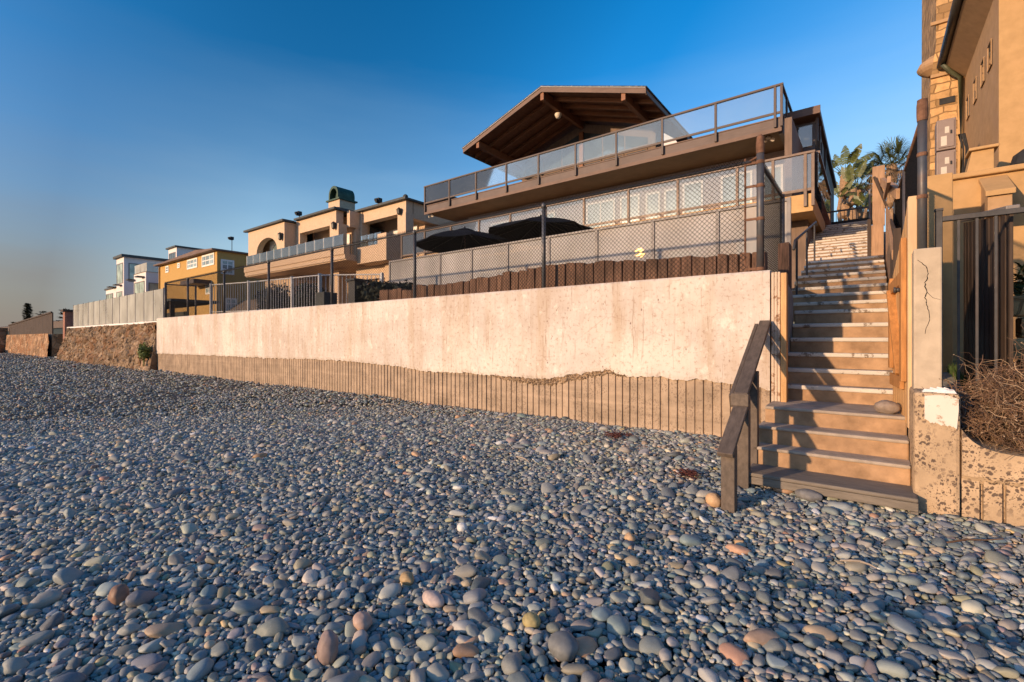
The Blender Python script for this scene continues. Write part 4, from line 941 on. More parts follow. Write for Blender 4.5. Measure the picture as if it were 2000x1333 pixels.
g = MB(); g.prism([(WX-.34, ez_+.12), (WX-.34, ez_+.0), (WX-.0, ez_-.32), (WX+1.5, ez_-.32), (WX+1.5, ez_+.9), (WX-.1, ez_+.35)], WY0-.35, WY1-.02, 'y'); build('eave', g, M['brownst'], rh)
g = MB(); g.path([(WX-.40, WY0-.4, ez_+.11), (WX-.40, WY1-.02, ez_+.11)], .085, 10); gu = build('gutter', g, M['gutter'], rh, smooth=True)
g = MB(); g.path([(WX-.40, WY1-.3, ez_+.03), (WX-.28, WY1-.2, ez_-.12), (WX-.08, WY1-.12, ez_-.30), (WX-.07, WY1-.12, 4.1), (WX-.2, WY1-.15, 3.95)], .048, 10); build('downpipe', g, M['downpipe'], rh, smooth=True)
TX0, TX1, TY = ax_(1817, 14.95), ax_(1877, 14.95), 14.95
g = MB(); g.prism([(TX0-.02, 2.5), (TX1+.5, 2.5), (TX1+.5, 14), (TX0+.12, 14), (TX0+.10, 8.2), (TX0+.0, 7.4)], TY, TY+4, 'y'); build('stone_tower', g, M['stone'], rh)
tz = [az_(1835, 148, TY), az_(1835, 45, TY)]
for z in tz:
    g = MB(); g.box(TX0-.0, TX1+.02, TY-.06, TY-.003, z-.04, z+.04); build('stone_ledge', g, M['brownst'], rh, bevel=.01)
g = MB(); g.box(TX1-.06, TX1+.5, TY-.03, TY-.004, 3.5, 14); build('tower_pilaster', g, M['peach'], rh)
z0_ = az_(1808, 128, TY)
g = MB()
for k in range(1): g.lathe((TX0+.10, TY+.35, z0_+k*.0), [(.12,-.16),(.26,-.06),(.31,.0),(.33,.05),(.28,.16),(.1,.3)], 20)
build('round_eave', g, M['brownst'], rh)
g = MB(); g.box(TX0+.16, TX1-.10, TY-.02, TY-.004, az_(1840, 205, TY), az_(1840, 193, TY)); build('vent_slot', g, M['black'], rh)
g = MB(); g.box(TX1-.02, TX1+.9, TY-1.2, TY+.3, az_(1850, 28, TY)-.1, az_(1850, 28, TY)+.25); build('upper_eave', g, M['brownst'], rh)
x5 = ax_(1996, WY0); g = MB()
sv = az_(1982, 20, WY0)
wn = MB(); wn.box(2.02, 2.10, WY0-.03, WY0-.021, 6.0, 6.08); build('wall_vent', wn, M['black'], rh)
g = MB(); g.tube((2.2, WY0-.12, 5.78), (2.2, WY0-.12, 5.98), .06, n=12); g.box(2.17, 2.23, WY0-.1, WY0-.022, 5.86, 5.9); build('wall_lantern', g, M['lampw'], rh)
# cabinets on the terrace wall
for k, (y0, y1, lab) in enumerate(((232, 292, 'upper of two tan electrical cabinets with stickers, against the stone tower'), (294, 352, 'lower of two tan electrical cabinets with stickers, standing on the terrace wall'))):
    Yc = 11.9; xa, xb_ = ax_(1829, Yc), ax_(1868, Yc); zt_, zb_ = az_(1850, y0, Yc), az_(1850, y1, Yc)
    t = thing('electrical_cabinet', ((xa+xb_)/2, Yc, zb_), lab, 'electrical cabinet', 'cabinets by the stone tower')
    g = MB(); g.box(xa, xb_, Yc, Yc+.3, zb_, zt_); build('body', g, M['cabinet'], t, bevel=.015)
    g = MB(); g.box(xa+.03, xb_-.03, Yc-.018, Yc-.003, zb_+.04, zt_-.04); d_ = build('door', g, M['cabinet'], t, bevel=.006)
    g = MB(); w = xb_-xa
    g.box(xa+.06, xa+.06+w*.30, Yc-.021, Yc-.0185, zb_+.07, zb_+.25); g.box(xb_-.16, xb_-.10, Yc-.021, Yc-.0185, zb_+.30, zb_+.42); build('stickers', g, M['sticker'], d_)
    g = MB(); g.box(xb_-.085, xb_-.065, Yc-.04, Yc-.0215, zb_+.28, zb_+.34); build('handle', g, M['black'], d_)
cm = MB(); xc = ax_(1874, 12.0)
for k in range(5):
    q = random.Random(k); cm.path([(xc+.02*k, 12.1, 5.1), (xc+.03+.02*k+.03*q.random(), 12.05, 4.8), (xc+.05+.02*k, 12.1, 4.4), (xc+.03*k-.02, 12.0, 3.98)], .014, 6)
tag(build('cable_bundle', cm, M['black'], None, (xc, 12, 4)), 'black cables hanging beside the electrical cabinets down to the wall cap', 'cables')
ga = MB(); gx = ax_(1992, 11.0); ga.lathe((gx+.12, 11.0, PZ+.09), [(.2,0),(.24,.12),(.2,.28),(.1,.36)], 18); tag(build('dark_urn', ga, M['black'], None, (gx+.12, 11.0, PZ+.09)), 'rounded dark garden urn standing on the terrace wall at the right edge', 'urn')

# ------------------------------------------------------------------ head of the steps: gate, plants, palms
TG = 19.0
tg = thing('iron_gate', (-.6, TG, 4.6), 'black iron gate with upright bars at the head of the steps', 'gate')
ga0, ga1, gz0, gz1 = ax_(1617, TG), ax_(1702, TG), az_(1650, 446, TG)-.3, az_(1660, 408, TG)
g = MB(); g.frame(ga0, ga1, gz0, gz1, .05, TG-.02, TG+.02); build('frame', g, M['blackiron'], tg)
zm = az_(1660, 430, TG)
g = MB(); g.box(ga0+.05, ga1-.05, TG-.01, TG+.01, gz0+.05, zm); build('solid_panel', g, M['black'], tg)
k = ga0+.12
while k < ga1-.06:
    g = MB(); g.box(k-.008, k+.008, TG-.008, TG+.008, zm+.002, gz1-.05); build('bar', g, M['blackiron'], tg); k += .11
bp = MB(); bx = ax_(1617, TG-.2); bp.box(bx-.18, bx+.08, TG-.3, TG-.05, 4.4, az_(1617, 400, TG)+.15); tag(build('brick_pier', bp, M['brick'], None, (bx, TG-.2, 4.4)), 'small red brick pier at the left of the iron gate', 'pier')
lp = MB(); lx = ax_(1698.5, 17.5); lp.tube((lx, 17.5, 4.3), (lx, 17.5, az_(1698, 372, 17.5)), .03, n=10); tag(build('lamp_pole', lp, M['gpost'], None, (lx, 17.5, 4.3)), 'slim grey metal pole standing right of the iron gate', 'pole')
def banana(px, pytop, pybase, Y, n, L, lab, seed, trunk=True, rt=.24):
    q = random.Random(seed); b0_ = at(px, pybase, Y); tp = at(px, pytop, Y); t = thing('banana_palm', (b0_.x, Y, b0_.z-.8), lab, 'banana palm', 'broad leaved palms at the head of the steps')
    g = MB(); pts = []; 
    for i in range(9): f = i/8; pts.append((b0_.x+.04*math.sin(i), Y, b0_.z-.8+(tp.z-b0_.z+.8)*f))
    g.path(pts, [rt*(1.15-.35*i/8)*(1+.12*(i % 2)) for i in range(9)], 10); build('trunk', g, M['ptrunk'], t)
    for k in range(n):
        a = (k+.5*q.random())*6.283/n*1.0; e = q.uniform(.25, 1.35); d = Vector((math.cos(a)*math.cos(e), math.sin(a)*math.cos(e)*.6, math.sin(e))).normalized()
        st_ = L*(.42+.25*q.random()); base = tp + Vector((0,0,-.1)); tip = base + d*st_
        g = MB(); g.path([base, base.lerp(tip, .5)+Vector((0,0,.02)), tip], [.035,.025,.015], 5)
        sdv = d.cross(Vector((0,1,.25))).normalized(); m = 10; ll = L*(.75+.3*q.random()); w = ll*.165; gl = []
        for side in (-1, 1):
            for i in range(m):                                       # strips torn by the wind
                t0, t1 = i/m, (i+.93)/m
                def pos(t): return tip + d*ll*t + Vector((0,0,-.42*ll*t*t*math.cos(e)-.05*t*t))
                def wd(t): return w*(math.sin(math.pi*min(.98, t*.86+.12)))**.6
                j_ = Vector((0,0,-q.uniform(.0,.07)))
                p0, p1 = pos(t0), pos(t1); g.add([p0, p1, p1+sdv*side*wd(t1)+j_-Vector((0,0,wd(t1)*.35)), p0+sdv*side*wd(t0)+j_-Vector((0,0,wd(t0)*.35))], [(0,1,2,3)])
        build('leaf', g, M['ban'], t)
banana(1651, 342, 425, 36.0, 9, 1.5, 'tallest broad-leaved banana palm left of the others at the head of the steps', 3, rt=.36)
banana(1664, 368, 425, 35.2, 7, 1.3, 'shorter banana palm in the middle of the group behind the iron gate', 5, rt=.26)
banana(1676, 366, 425, 36.8, 7, 1.35, 'banana palm on the right of the group behind the iron gate', 9, rt=.24)
banana(1640, 385, 425, 34, 8, .9, 'low young banana palm at the left end behind the iron gate', 11, rt=.11)
banana(1690, 405, 430, 32.0, 7, .8, 'small banana plant just left of the slim grey pole', 13, rt=.08)
def fan_palm(px, pytop, Y, L, n, lab, seed):
    q = random.Random(seed); tp = at(px, pytop, Y); b0_ = 7.0; t = thing('fan_palm', (tp.x, Y, b0_), lab, 'fan palm')
    g = MB(); pts = [(tp.x+.05*math.sin(i), Y, b0_+(tp.z-b0_)*i/10) for i in range(11)]; g.path(pts, [.26-.06*i/10+.03*(i % 2) + (.05 if i > 8 else 0) for i in range(11)], 10); build('trunk', g, M['ptrunk'], t)
    gg = MB(); gd = MB()
    for k in range(n):
        a = k*2.4; e = 1.35 - 2.2*(k/n); old = e < -.25; G_ = gd if old else gg
        d = Vector((math.cos(a)*math.cos(e), math.sin(a)*math.cos(e), math.sin(e))); s = L*(.42+.1*q.random()); c = tp + d*s + Vector((0,0,-.08*s))
        G_.path([tp, tp.lerp(c, .5)+Vector((0,0,.03)), c], [.018,.014,.01], 4)
        u_ = d.cross(Vector((0,0,1))); u_ = u_.normalized() if u_.length > .05 else Vector((1,0,0)); v_ = u_.cross(d)
        nf = 22
        for i in range(nf):
            th = (i/(nf-1)-.5)*3.6; dd = (d*math.cos(th) + u_*math.sin(th) + v_*.25*math.cos(th*2)).normalized(); blade(G_, c, dd, L*(.62-.14*abs(th)/1.8)*(.85+.3*q.random()), .02, .35 if not old else .9)
    build('crown', gg, M['palm'], t); build('dead_fronds', gd, M['deadpalm'], t)
fan_palm(1742, 322, 36, 1.9, 34, 'tall fan palm with drooping fronds beside the wooden stair fence', 2)
fan_palm(1700, 385, 38, 1.2, 24, 'smaller shaded fan palm between the banana palms and the wooden fence', 6)
# ------------------------------------------------------------------ main beach house
UY, MY = 16.1, 14.0
bh = thing('beach_house', (-9, 18, 2.3), 'brown wooden beach house with a gable roof and stacked glass railed decks', 'house')
def glass_rail(parent, px, Y, zt, zb, zpost, gm, pm_, rail, skip_first=False):
    xs = [ax_(p, Y) for p in px]
    r = None
    g = MB(); g.box(xs[0]-.05, xs[-1]+.05, Y-.045, Y+.045, zt-.06, zt); r = build('railing', g, pm_, parent, bevel=.006)
    g = MB(); g.box(xs[0], xs[-1], Y-.02, Y+.02, zb-.05, zb+.02); build('bottom_rail', g, pm_, r)
    for i, x in enumerate(xs):
        g = MB(); g.box(x-.035, x+.035, Y-.04, Y+.03, zpost, zt-.062); build('rail_post', g, pm_, r, bevel=.004)
        if i: g = MB(); g.box(xs[i-1]+.04, x-.04, Y-.006, Y+.006, zb+.022, zt-.064); build('glass_panel', g, gm, r)
    return xs
# upper deck
DZ = 7.90; FB = 7.60
ux0, ux1 = ax_(829, UY), ax_(1527, UY)
xs = glass_rail(bh, [830, 878, 930, 989, 1052, 1124.5, 1204, 1294, 1398, 1514, 1526.5], UY-.06, 8.90, 8.06, 7.62, M['glass_up'], M['brownpaint'], 0)
g = MB(); g.box(ux0, ux1, UY, UY+.12, FB, DZ); dk = build('upper_deck', g, M['fascia'], bh, bevel=.006)
g = MB(); g.box(ux0, ux1, UY-.025, UY-.003, FB-.10, FB+.02); g.box(ux0, ux1, UY-.02, UY+.4, DZ+.003, DZ+.04); build('trim_board', g, M['roofedge'], dk, bevel=.004)
g = MB(); g.box(ux0, ux1, UY+.125, 21, FB-.02, DZ-.004); build('deck_slab', g, M['soffit'], dk)
g = MB(); g.box(ux1-.10, ux1+.02, UY+.124, 18.9, FB-.12, DZ+.01); build('side_fascia', g, M['brownpaint'], dk)
for (xx, y1, n, nm) in ((ux0+.05, 20.5, 3, 'a'), (ux1, 19.0, 3, 'b')):
    g = MB(); g.box(xx-.04, xx+.04, UY-.01, y1, 8.84, 8.90); r = build('side_railing', g, M['brownpaint'], bh)
    g = MB(); g.box(xx-.02, xx+.02, UY, y1, 8.01, 8.08); build('bottom_rail', g, M['brownpaint'], r)
    for k in range(1, n+1):
        y = UY + (y1-UY)*k/n; g = MB(); g.box(xx-.035, xx+.035, y-.035, y+.035, DZ, 8.838); build('rail_post', g, M['brownpaint'], r)
        g = MB(); g.box(xx-.006, xx+.006, y-(y1-UY)/n+.04, y-.04, 8.085, 8.836); build('glass_panel', g, M['glass_up'], r)
# middle balcony
mx0, mx1 = ax_(785, MY), ax_(1588, MY)
MZ, MT = 4.95, az_(1200, 374, MY)
glass_rail(bh, [785, 830, 881, 936, 997, 1066, 1141, 1227.5, 1324, 1440, 1510, 1573, 1588], MY, MT, 5.06, 4.62, M['glass_mid'], M['bronze'], 0)
g = MB(); g.box(mx0, mx1-.0, MY+.035, 18, 4.50, MZ); mb_ = build('middle_balcony', g, M['stucco_house'], bh, bevel=.01)
g = MB(); g.box(mx1+.06, mx1+.14, MY+.1, 18.5, MT-.06, MT); sr = build('side_railing', g, M['bronze'], bh)
g = MB(); g.box(mx1+.094, mx1+.106, MY+.1, 18.5, 5.1, MT-.062); build('glass_panel', g, M['glass_mid'], sr)
# storey walls
HX0, HX1 = -16.6, -1.95
g = MB(); g.box(HX0, HX1, 18.0, 27, 4.953, FB-.025); mw = build('middle_wall', g, M['stucco_behind_glass'], bh)
g = MB(); g.box(HX0, -1.95, 15.6, 27, 2.0, 4.495); lwall = build('lower_wall', g, M['stucco_house'], bh)
def window(parent, x0, x1, z0, z1, Y, cols=1, rows=1, pm_='window', fm='trim', fw=.07):
    g = MB(); g.frame(x0, x1, z0, z1, fw, Y-.05, Y-.003)
    for c in range(1, cols): xm = x0+(x1-x0)*c/cols; g.box(xm-fw*.35, xm+fw*.35, Y-.04, Y-.004, z0+fw, z1-fw)
    for r in range(1, rows): zm_ = z0+(z1-z0)*r/rows; g.box(x0+fw, x1-fw, Y-.035, Y-.006, zm_-fw*.3, zm_+fw*.3)
    w = build('window', g, M[fm], parent)
    g = MB(); g.box(x0+fw*.8, x1-fw*.8, Y-.022, Y-.008, z0+fw*.8, z1-fw*.8); build('pane', g, M[pm_], w); return w
for (p0, p1, z0, z1, c) in ((880,905,5.7,7.0,1),(960,1000,5.7,7.0,2),(1052,1085,5.7,7.0,2),(1146,1202,5.6,7.05,2),(1212,1250,5.6,7.05,2),(1262,1290,5.7,7.0,1),(1298,1326,5.5,7.0,1),(1334,1374,5.0,7.1,1),(1408,1470,5.3,7.1,2),(1490,1530,5.4,7.1,1)):
    window(bh, ax_(p0, 18), ax_(p1, 18), z0, z1, 18.0, c, 1, 'winpale')
for (p0, p1, z0, z1, c, pmn) in ((830,905,2.4,4.2,2,'winpale'),(930,1010,2.4,4.2,2,'window'),(1080,1150,2.4,4.2,2,'winpale'),(1190,1275,2.4,4.2,2,'window'),(1308,1372,2.4,4.15,2,'winpale'),(1438,1500,2.4,4.2,2,'winpale')):
    window(bh, ax_(p0, 15.6), ax_(p1, 15.6), z0, z1, 15.6, c, 1, pmn)
# right hand side of the house
g = MB(); g.box(-2.08, -1.38, 18.6, 27, 2.3, 8.38); side = build('side_wall', g, M['siding'], bh)
g = MB(); g.box(-1.9, mx1-.2, 15.0, 18.55, 2.0, 4.49); build('side_pier', g, M['siding'], bh)  # stucco in shade; the darker siding colour puts that shade in
g = MB(); g.box(-1.377, -1.32, 18.62, 18.72, 2.4, 8.36); g.box(-1.377, -1.32, 21.0, 21.1, 2.4, 8.36); build('corner_board', g, M['brownpaint'], side)
g = MB(); g.box(-2.12, -1.27, 17.6, 27, 8.40, 8.58); g.box(-2.14, -1.25, 17.56, 17.6, 8.36, 8.61); build('side_roof', g, M['roofedge'], bh, bevel=.01)
g = MB(); g.box(-2.1, -1.33, 17.9, 17.96, 8.19, 8.25); r = build('side_railing', g, M['brownpaint'], bh)
for x in (-2.06, -1.46, -1.37): g = MB(); g.box(x-.035, x+.035, 17.88, 17.98, 6.9, 8.36 if x > -1.4 else 8.19); build('rail_post', g, M['brownpaint'], r)
g = MB(); g.box(-2.02, -1.50, 17.92, 17.935, 7.5, 8.18); build('glass_panel', g, M['glass_mid'], r)
g = MB(); g.box(-2.1, -1.34, 17.86, 18.5, 7.2, 7.44); build('side_deck', g, M['fascia'], bh)
g = MB(); pq = -1.3
for k in range(5): g.path([(pq+.03*k-.06, 17.4+.1*k, 7.5), (pq+.03*k-.05, 17.3+.1*k, 6.2), (pq+.02*k-.04, 17.45+.1*k, 4.4), (pq+.02*k-.04, 17.4, 3.0)], .018, 5)
for k in range(14): g.box(pq-.02, pq+.07, 17.62, 17.75, 3.2+k*.24, 3.36+k*.24)
build('pipes_and_meters', g, M['black'], bh)
g = MB(); g.box(-1.93, -1.75, 15.2, 18.58, 4.96, FB-.12); build('screen_wall', g, M['siding'], bh)
# gable roof over the upper deck
RY0, RY1 = 17.5, 27.0
eL, pk, eR = at(905, 291, RY0), at(1058, 171, RY0), at(1262, 172, RY0)
def on_roof(x, dz=0):
    z = eL.z + (pk.z-eL.z)*(x-eL.x)/(pk.x-eL.x) if x < pk.x else eR.z + (pk.z-eR.z)*(eR.x-x)/(eR.x-pk.x)
    return z + dz
T = .10
g = MB(); g.prism([(eL.x, eL.z-T), (pk.x, pk.z-T), (eR.x, eR.z-T), (eR.x, eR.z-.01), (pk.x, pk.z-.01), (eL.x, eL.z-.01)], RY0+.02, RY1, 'y'); rf = build('gable_roof', g, M['roofwood'], bh)
g = MB(); g.prism([(eL.x-.04, eL.z-.012+.005), (pk.x, pk.z+.005-.008), (eR.x+.04, eR.z-.012+.005), (eR.x+.04, eR.z+.045), (pk.x, pk.z+.055), (eL.x-.04, eL.z+.045)], RY0-.06, RY1+.05, 'y'); build('shingles', g, M['shingle'], rf)
g = MB(); hh = .22
g.prism([(eL.x, eL.z-hh), (pk.x, pk.z-hh), (pk.x, pk.z-.008), (eL.x, eL.z-.008)], RY0-.035, RY0+.017, 'y'); g.prism([(pk.x+.001, pk.z-hh), (eR.x, eR.z-hh), (eR.x, eR.z-.008), (pk.x+.001, pk.z-.008)], RY0-.035, RY0+.017, 'y'); build('barge_board', g, M['roofedge'], rf)
g = MB(); g.prism([(eL.x, eL.z-.015), (pk.x, pk.z-.015), (eR.x, eR.z-.015), (eR.x, eR.z+.003), (pk.x, pk.z+.003), (eL.x, eL.z+.003)], RY0-.075, RY0-.062, 'y'); build('drip_edge', g, M['whiteiron'], rf)
g = MB(); g.box(eL.x-.02, eL.x+.03, RY0+.02, RY1, eL.z-.24, eL.z-.105); g.box(eR.x-.03, eR.x+.02, RY0+.02, RY1, eR.z-.24, eR.z-.105); build('eave_board', g, M['roofedge'], rf)
for x, d in ((pk.x, .42), (eL.x+.95, .34), (eR.x-.95, .34)):
    zt_ = on_roof(x) - T - .02 - (.03 if x != pk.x else .02); g = MB(); g.box(x-.09, x+.09, RY0+.02, RY1-.5, zt_-d, zt_); build('beam', g, M['rafter'], rf, bevel=.01)
for y in (18.35, 19.15, 19.95, 20.75):
    for (xa, xb_) in ((eL.x+.06, pk.x-.1), (pk.x+.1, eR.x-.06)):
        g = MB(); za, zb_ = on_roof(xa)-T-.075, on_roof(xb_)-T-.075; g.hexa([(xa,y-.05,za-.09),(xb_,y-.05,zb_-.09),(xb_,y+.05,zb_-.09),(xa,y+.05,za-.09)], [(xa,y-.05,za+.07),(xb_,y-.05,zb_+.07),(xb_,y+.05,zb_+.07),(xa,y+.05,za+.07)]); build('rafter', g, M['rafter'], rf)
GWY = 21.2
g = MB(); wx0, wx1 = eL.x+1.0, eR.x-1.0
g.prism([(wx0, DZ), (wx1, DZ), (wx1, on_roof(wx1)-.3), (pk.x, pk.z-.3), (wx0, on_roof(wx0)-.3)], GWY, GWY+.2, 'y'); gw = build('gable_wall', g, M['siding'], bh)
g = MB(); g.box(pk.x-.11, pk.x+.11, GWY-.12, GWY-.003, DZ, pk.z-.75); build('king_post', g, M['rafter'], gw)
for k in range(6):
    a_ = wx0+.3+(wx1-wx0-.6)*k/6; b_ = wx0+.3+(wx1-wx0-.6)*(k+1)/6-.08
    if abs((a_+b_)/2-pk.x) > .0: window(bh, a_, b_, DZ+.1, DZ+2.25, GWY, 1, 1, 'window', 'siding')
    zt1, zt2 = on_roof(a_)-.75, on_roof(b_)-.75
    g = MB(); g.prism([(a_, DZ+2.45), (b_, DZ+2.45), (b_, max(DZ+2.5, zt2)), (a_, max(DZ+2.5, zt1))], GWY-.02, GWY-.006, 'y'); build('gable_pane', g, M['window'], gw)
g = MB(); g.lathe((pk.x, 18.9, on_roof(pk.x)-.75), [(.03,.14),(.16,.10),(.17,.04),(.10,-.10),(.02,-.12)], 18); build('ceiling_lamp', g, M['lampw'], rf, smooth=True)
# pale sloping panel right of the gable
g = MB(); xa, xb_ = eR.x-.05, eR.x+1.5
g.prism([(xa, DZ+.0), (xb_, DZ+.0), (xa+.5, DZ+1.6), (xa, DZ+2.0)], 19.4, 19.5, 'y'); build('pale_sloping_panel', g, M['white'], bh)
# floodlights and dome lamps under the deck
def flood(x, y, z):
    g = MB(); g.lathe((x, y, z), [(.06,-.05),(.07,-.03),(.07,0)], 14); f = build('floodlight', g, M['lampw'], bh)
    for s in (-1, 1):
        h = MB(); h.tube((x, y, z-.05), (x+.08*s, y-.03, z-.10), .012, n=6); h.tube((x+.06*s, y+.02, z-.10), (x+.13*s, y-.08, z-.13), .03, .06, 12); build('lamp_head', h, M['lampw'], f)
p = at(1501, 262, UY+.45); flood(p.x, UY+.45, FB-.03); p = at(843, 425, UY+.3); flood(p.x, UY+.3, FB-.03)

# ------------------------------------------------------------------ small fences and hedges of the left terraces
bf = thing('bar_fence', (-15, 7.5, 2.0), 'pale grey iron bar fence on the neighbouring terrace behind the chain-link', 'fence')
pts = [(-18.9,6.85),(-16.95,7.3),(-14.7,7.65),(-13.35,7.8),(-11.7,8.85)]; BZ0, BZ1 = 2.12, 3.2
nbars = 0
for (x0, y0), (x1, y1) in zip(pts, pts[1:]):
    g = MB(); g.beam((x0,y0,BZ1), (x1,y1,BZ1), .045, .035); g.beam((x0,y0,BZ0+.1), (x1,y1,BZ0+.1), .04, .03); build('rail', g, M['whiteiron'], bf)
    l = math.hypot(x1-x0, y1-y0); n = int(l/.125); bb = MB()
    for k in range(n):
        f = (k+.5)/n; x, y = x0+(x1-x0)*f, y0+(y1-y0)*f; g = MB(); g.tube((x,y,BZ0), (x,y,BZ1), .011, n=5, cap=False); build('bar', g, M['whiteiron'], bf); nbars += 1
for (x, y) in pts: g = MB(); g.box(x-.04, x+.04, y-.04, y+.04, BZ0-.1, BZ1+.05); build('post', g, M['whiteiron'], bf)
def leaf_bush(name, c, r, n, lab, mat, cat='bush', seed=1, ls=.05, group=None, core=True):
    q = random.Random(seed); g = MB(); c = Vector(c)
    for k in range(n):
        d = Vector((q.gauss(0,1), q.gauss(0,1), q.gauss(0,1))).normalized(); f = .55+.5*q.random(); f *= 1+.25*mnoise.noise(d*2.2+c)
        p = c + Vector((d.x*r[0], d.y*r[1], d.z*r[2]))*f; a = Vector((q.gauss(0,1), q.gauss(0,1), q.gauss(0,1))).normalized(); b_ = a.cross(d+Vector((.1,.2,.3))).normalized(); s = ls*(.6+.8*q.random())
        g.add([p-a*s*.4, p+b_*s*.5, p+a*s, p-b_*s*.5], [(0,1,2,3)])
    g.lathe((c.x, c.y, c.z-r[2]), [(.02,-.25),(.03,r[2]*.5),(.01,r[2])], 6)
    o = build(name, g, mat, None, (c.x, c.y, c.z-r[2])); tag(o, lab, cat, group); return o
leaf_bush('hedge_shrub', (-17.2, 8.3, 2.62), (.9,.5,.62), 2600, 'dark clipped shrub at the far left behind the pale bar fence', M['leaf'], seed=1, ls=.07)
leaf_bush('hedge_shrub', (-15.6, 8.7, 2.6), (.85,.5,.6), 2400, 'dark shrub right of the clipped one behind the pale bar fence', M['leaf'], seed=2, ls=.07)
leaf_bush('hedge_shrub', (-10.3, 7.6, 2.45), (.75,.4,.36), 2000, 'low dark bush left of the timber edging behind the chain-link fence', M['leaf'], seed=3, ls=.06)
leaf_bush('hedge_shrub', (-9.55, 7.9, 2.42), (.6,.4,.3), 1500, 'small dark bush touching the left end of the timber edging', M['leaf'], seed=4, ls=.06)
pc = MB(); 
for (x, y, w, h) in ((-12.15, 7.3, .22, .55),): pc.box(x-w, x+w, y-.2, y+.2, 2.0, 2.0+h)
tag(build('planter_box', pc, M['slate'], None, (-12.15, 7.3, 2.0)), 'dark square planter box on the neighbouring terrace', 'planter')
pc = MB(); pc.box(-10.95, -10.65, 7.2, 7.5, 2.0, 2.78); pc.box(-11.0, -10.6, 7.15, 7.55, 2.78, 2.83); tag(build('utility_box', pc, M['blackiron'], None, (-10.8, 7.35, 2.0)), 'tall dark box beside the low bush near the left end of the timbers', 'box')
# ------------------------------------------------------------------ tan house next door
th = thing('tan_house', (-29, 17, 2.1), 'tan stucco two-storey house with arched openings and a green copper chimney cap', 'house')
def arch(x0, x1, zs, rise, n=14):
    cx = (x0+x1)/2; hw = (x1-x0)/2
    return [(cx+hw*math.cos(math.pi*(1-i/n)), zs+rise*math.sin(math.pi*i/n)) for i in range(n+1)]
def arch_wall(name, x0, x1, z0, z1, ox0, ox1, zs, rise, Y0, Y1, mat, parent):
    """wall with an arched opening reaching down to z0"""
    g = MB(); a = arch(ox0, ox1, zs, rise)
    g.prism([(x0,z0),(ox0,z0),(ox0,zs),(x0,zs)], Y0, Y1); g.prism([(ox1,z0),(x1,z0),(x1,zs),(ox1,zs)], Y0, Y1)
    g.prism([(x0,zs+.001),(ox0,zs+.001)] + a[1:-1] + [(ox1,zs+.001),(x1,zs+.001),(x1,z1),(x0,z1)], Y0, Y1) if False else None
    P = [(x0, zs), (ox0, zs)] + a[1:-1] + [(ox1, zs), (x1, zs)]
    for (ax0, az0), (ax1, az1) in zip(P, P[1:]):
        if ax1 - ax0 > 1e-5: g.prism([(ax0,az0),(ax1,az1),(ax1,z1),(ax0,z1)], Y0, Y1)
    return build(name, g, mat, parent)
T0, T1 = 15.4, 16.4                                                  # front planes of the left and middle bays
BZ, FZ, RZ = 5.66, 6.0, 9.1
lx0, lx1 = -36.3, -31.0
arch_wall('arched_bay', lx0, lx1, FZ, RZ-.05, -35.0, -32.0, 7.35, .95, T0+.2, T0+.6, M['tan'], th)
g = MB(); g.box(lx1-.3, lx1, T0+.602, T1+2, 7.2, RZ-.05); g.prism([(lx1-.3, 7.2), (lx1, 7.2), (lx1, 7.8), (lx1-.3, 7.8)], T0+.602, T0+.61); build('bay_side', g, M['tan'], th)
g = MB(); g.box(lx0, lx1, T0+1.12, T0+2.2, FZ, RZ-.06); g.box(lx0, lx0+.3, T0+.602, T0+1.11, FZ, RZ-.06); bw_ = build('bay_back_wall', g, M['tan'], th)
w = arch_wall('arched_window', -34.75, -32.2, FZ+.05, 8.3, -34.6, -32.35, 7.3, .8, T0+1.02, T0+1.10, M['trim'], th)
g = MB(); g.box(-34.6, -32.35, T0+1.06, T0+1.09, FZ+.05, 8.2); build('pane', g, M['winpale'], w)
g = MB(); g.box(-34.7, -32.25, T0+.98, T0+1.015, 7.2, 7.34); g.box(-33.6, -33.5, T0+.98, T0+1.015, FZ+.05, 7.2); build('mullion', g, M['trim'], w)
# middle bay: loggia between wall and square column
mx0_, mx1_ = -31.0, -26.2
g = MB(); g.box(lx1+.003, mx1_, T1, T1+.5, 8.35, 9.22); build('loggia_beam', g, M['tan'], th)
g = MB(); g.box(-31.05+.06, -30.5, T1, T1+.5, FZ, 8.347); build('column', g, M['tan'], th)
cx0, cx1 = ax_(645, T1), ax_(662, T1)
g = MB(); g.box(cx0, cx1, T1-.03, T1+.55, FZ, 8.347); build('column', g, M['tan'], th)
g = MB(); g.box(lx1, cx1+.5, T1+1.3, T1+1.7, FZ, 9.2); lw_ = build('loggia_back_wall', g, M['tan'], th)
w = arch_wall('arched_window', -29.9, -26.6, FZ+.05, 8.0, -29.75, -26.75, 7.0, .75, T1+1.2, T1+1.28, M['trim'], th)
g = MB(); g.box(-29.75, -26.75, T1+1.23, T1+1.26, FZ+.05, 7.75); build('pane', g, M['window'], w)
g = MB(); g.box(-29.75, -26.75, T1+1.17, T1+1.195, 6.95, 7.05)
for x in (-29.0, -28.25, -27.5): g.box(x-.04, x+.04, T1+1.17, T1+1.195, FZ+.05, 6.95)
build('mullion', g, M['trim'], w)
g = MB(); g.box(cx1-.001, cx1+.0+.3, T1+.56, 18.4, 8.2, 9.2); g.box(cx1+.003, cx1+.28, 17.4, 18.4, FZ, 8.2); build('return_wall', g, M['tan'], th)
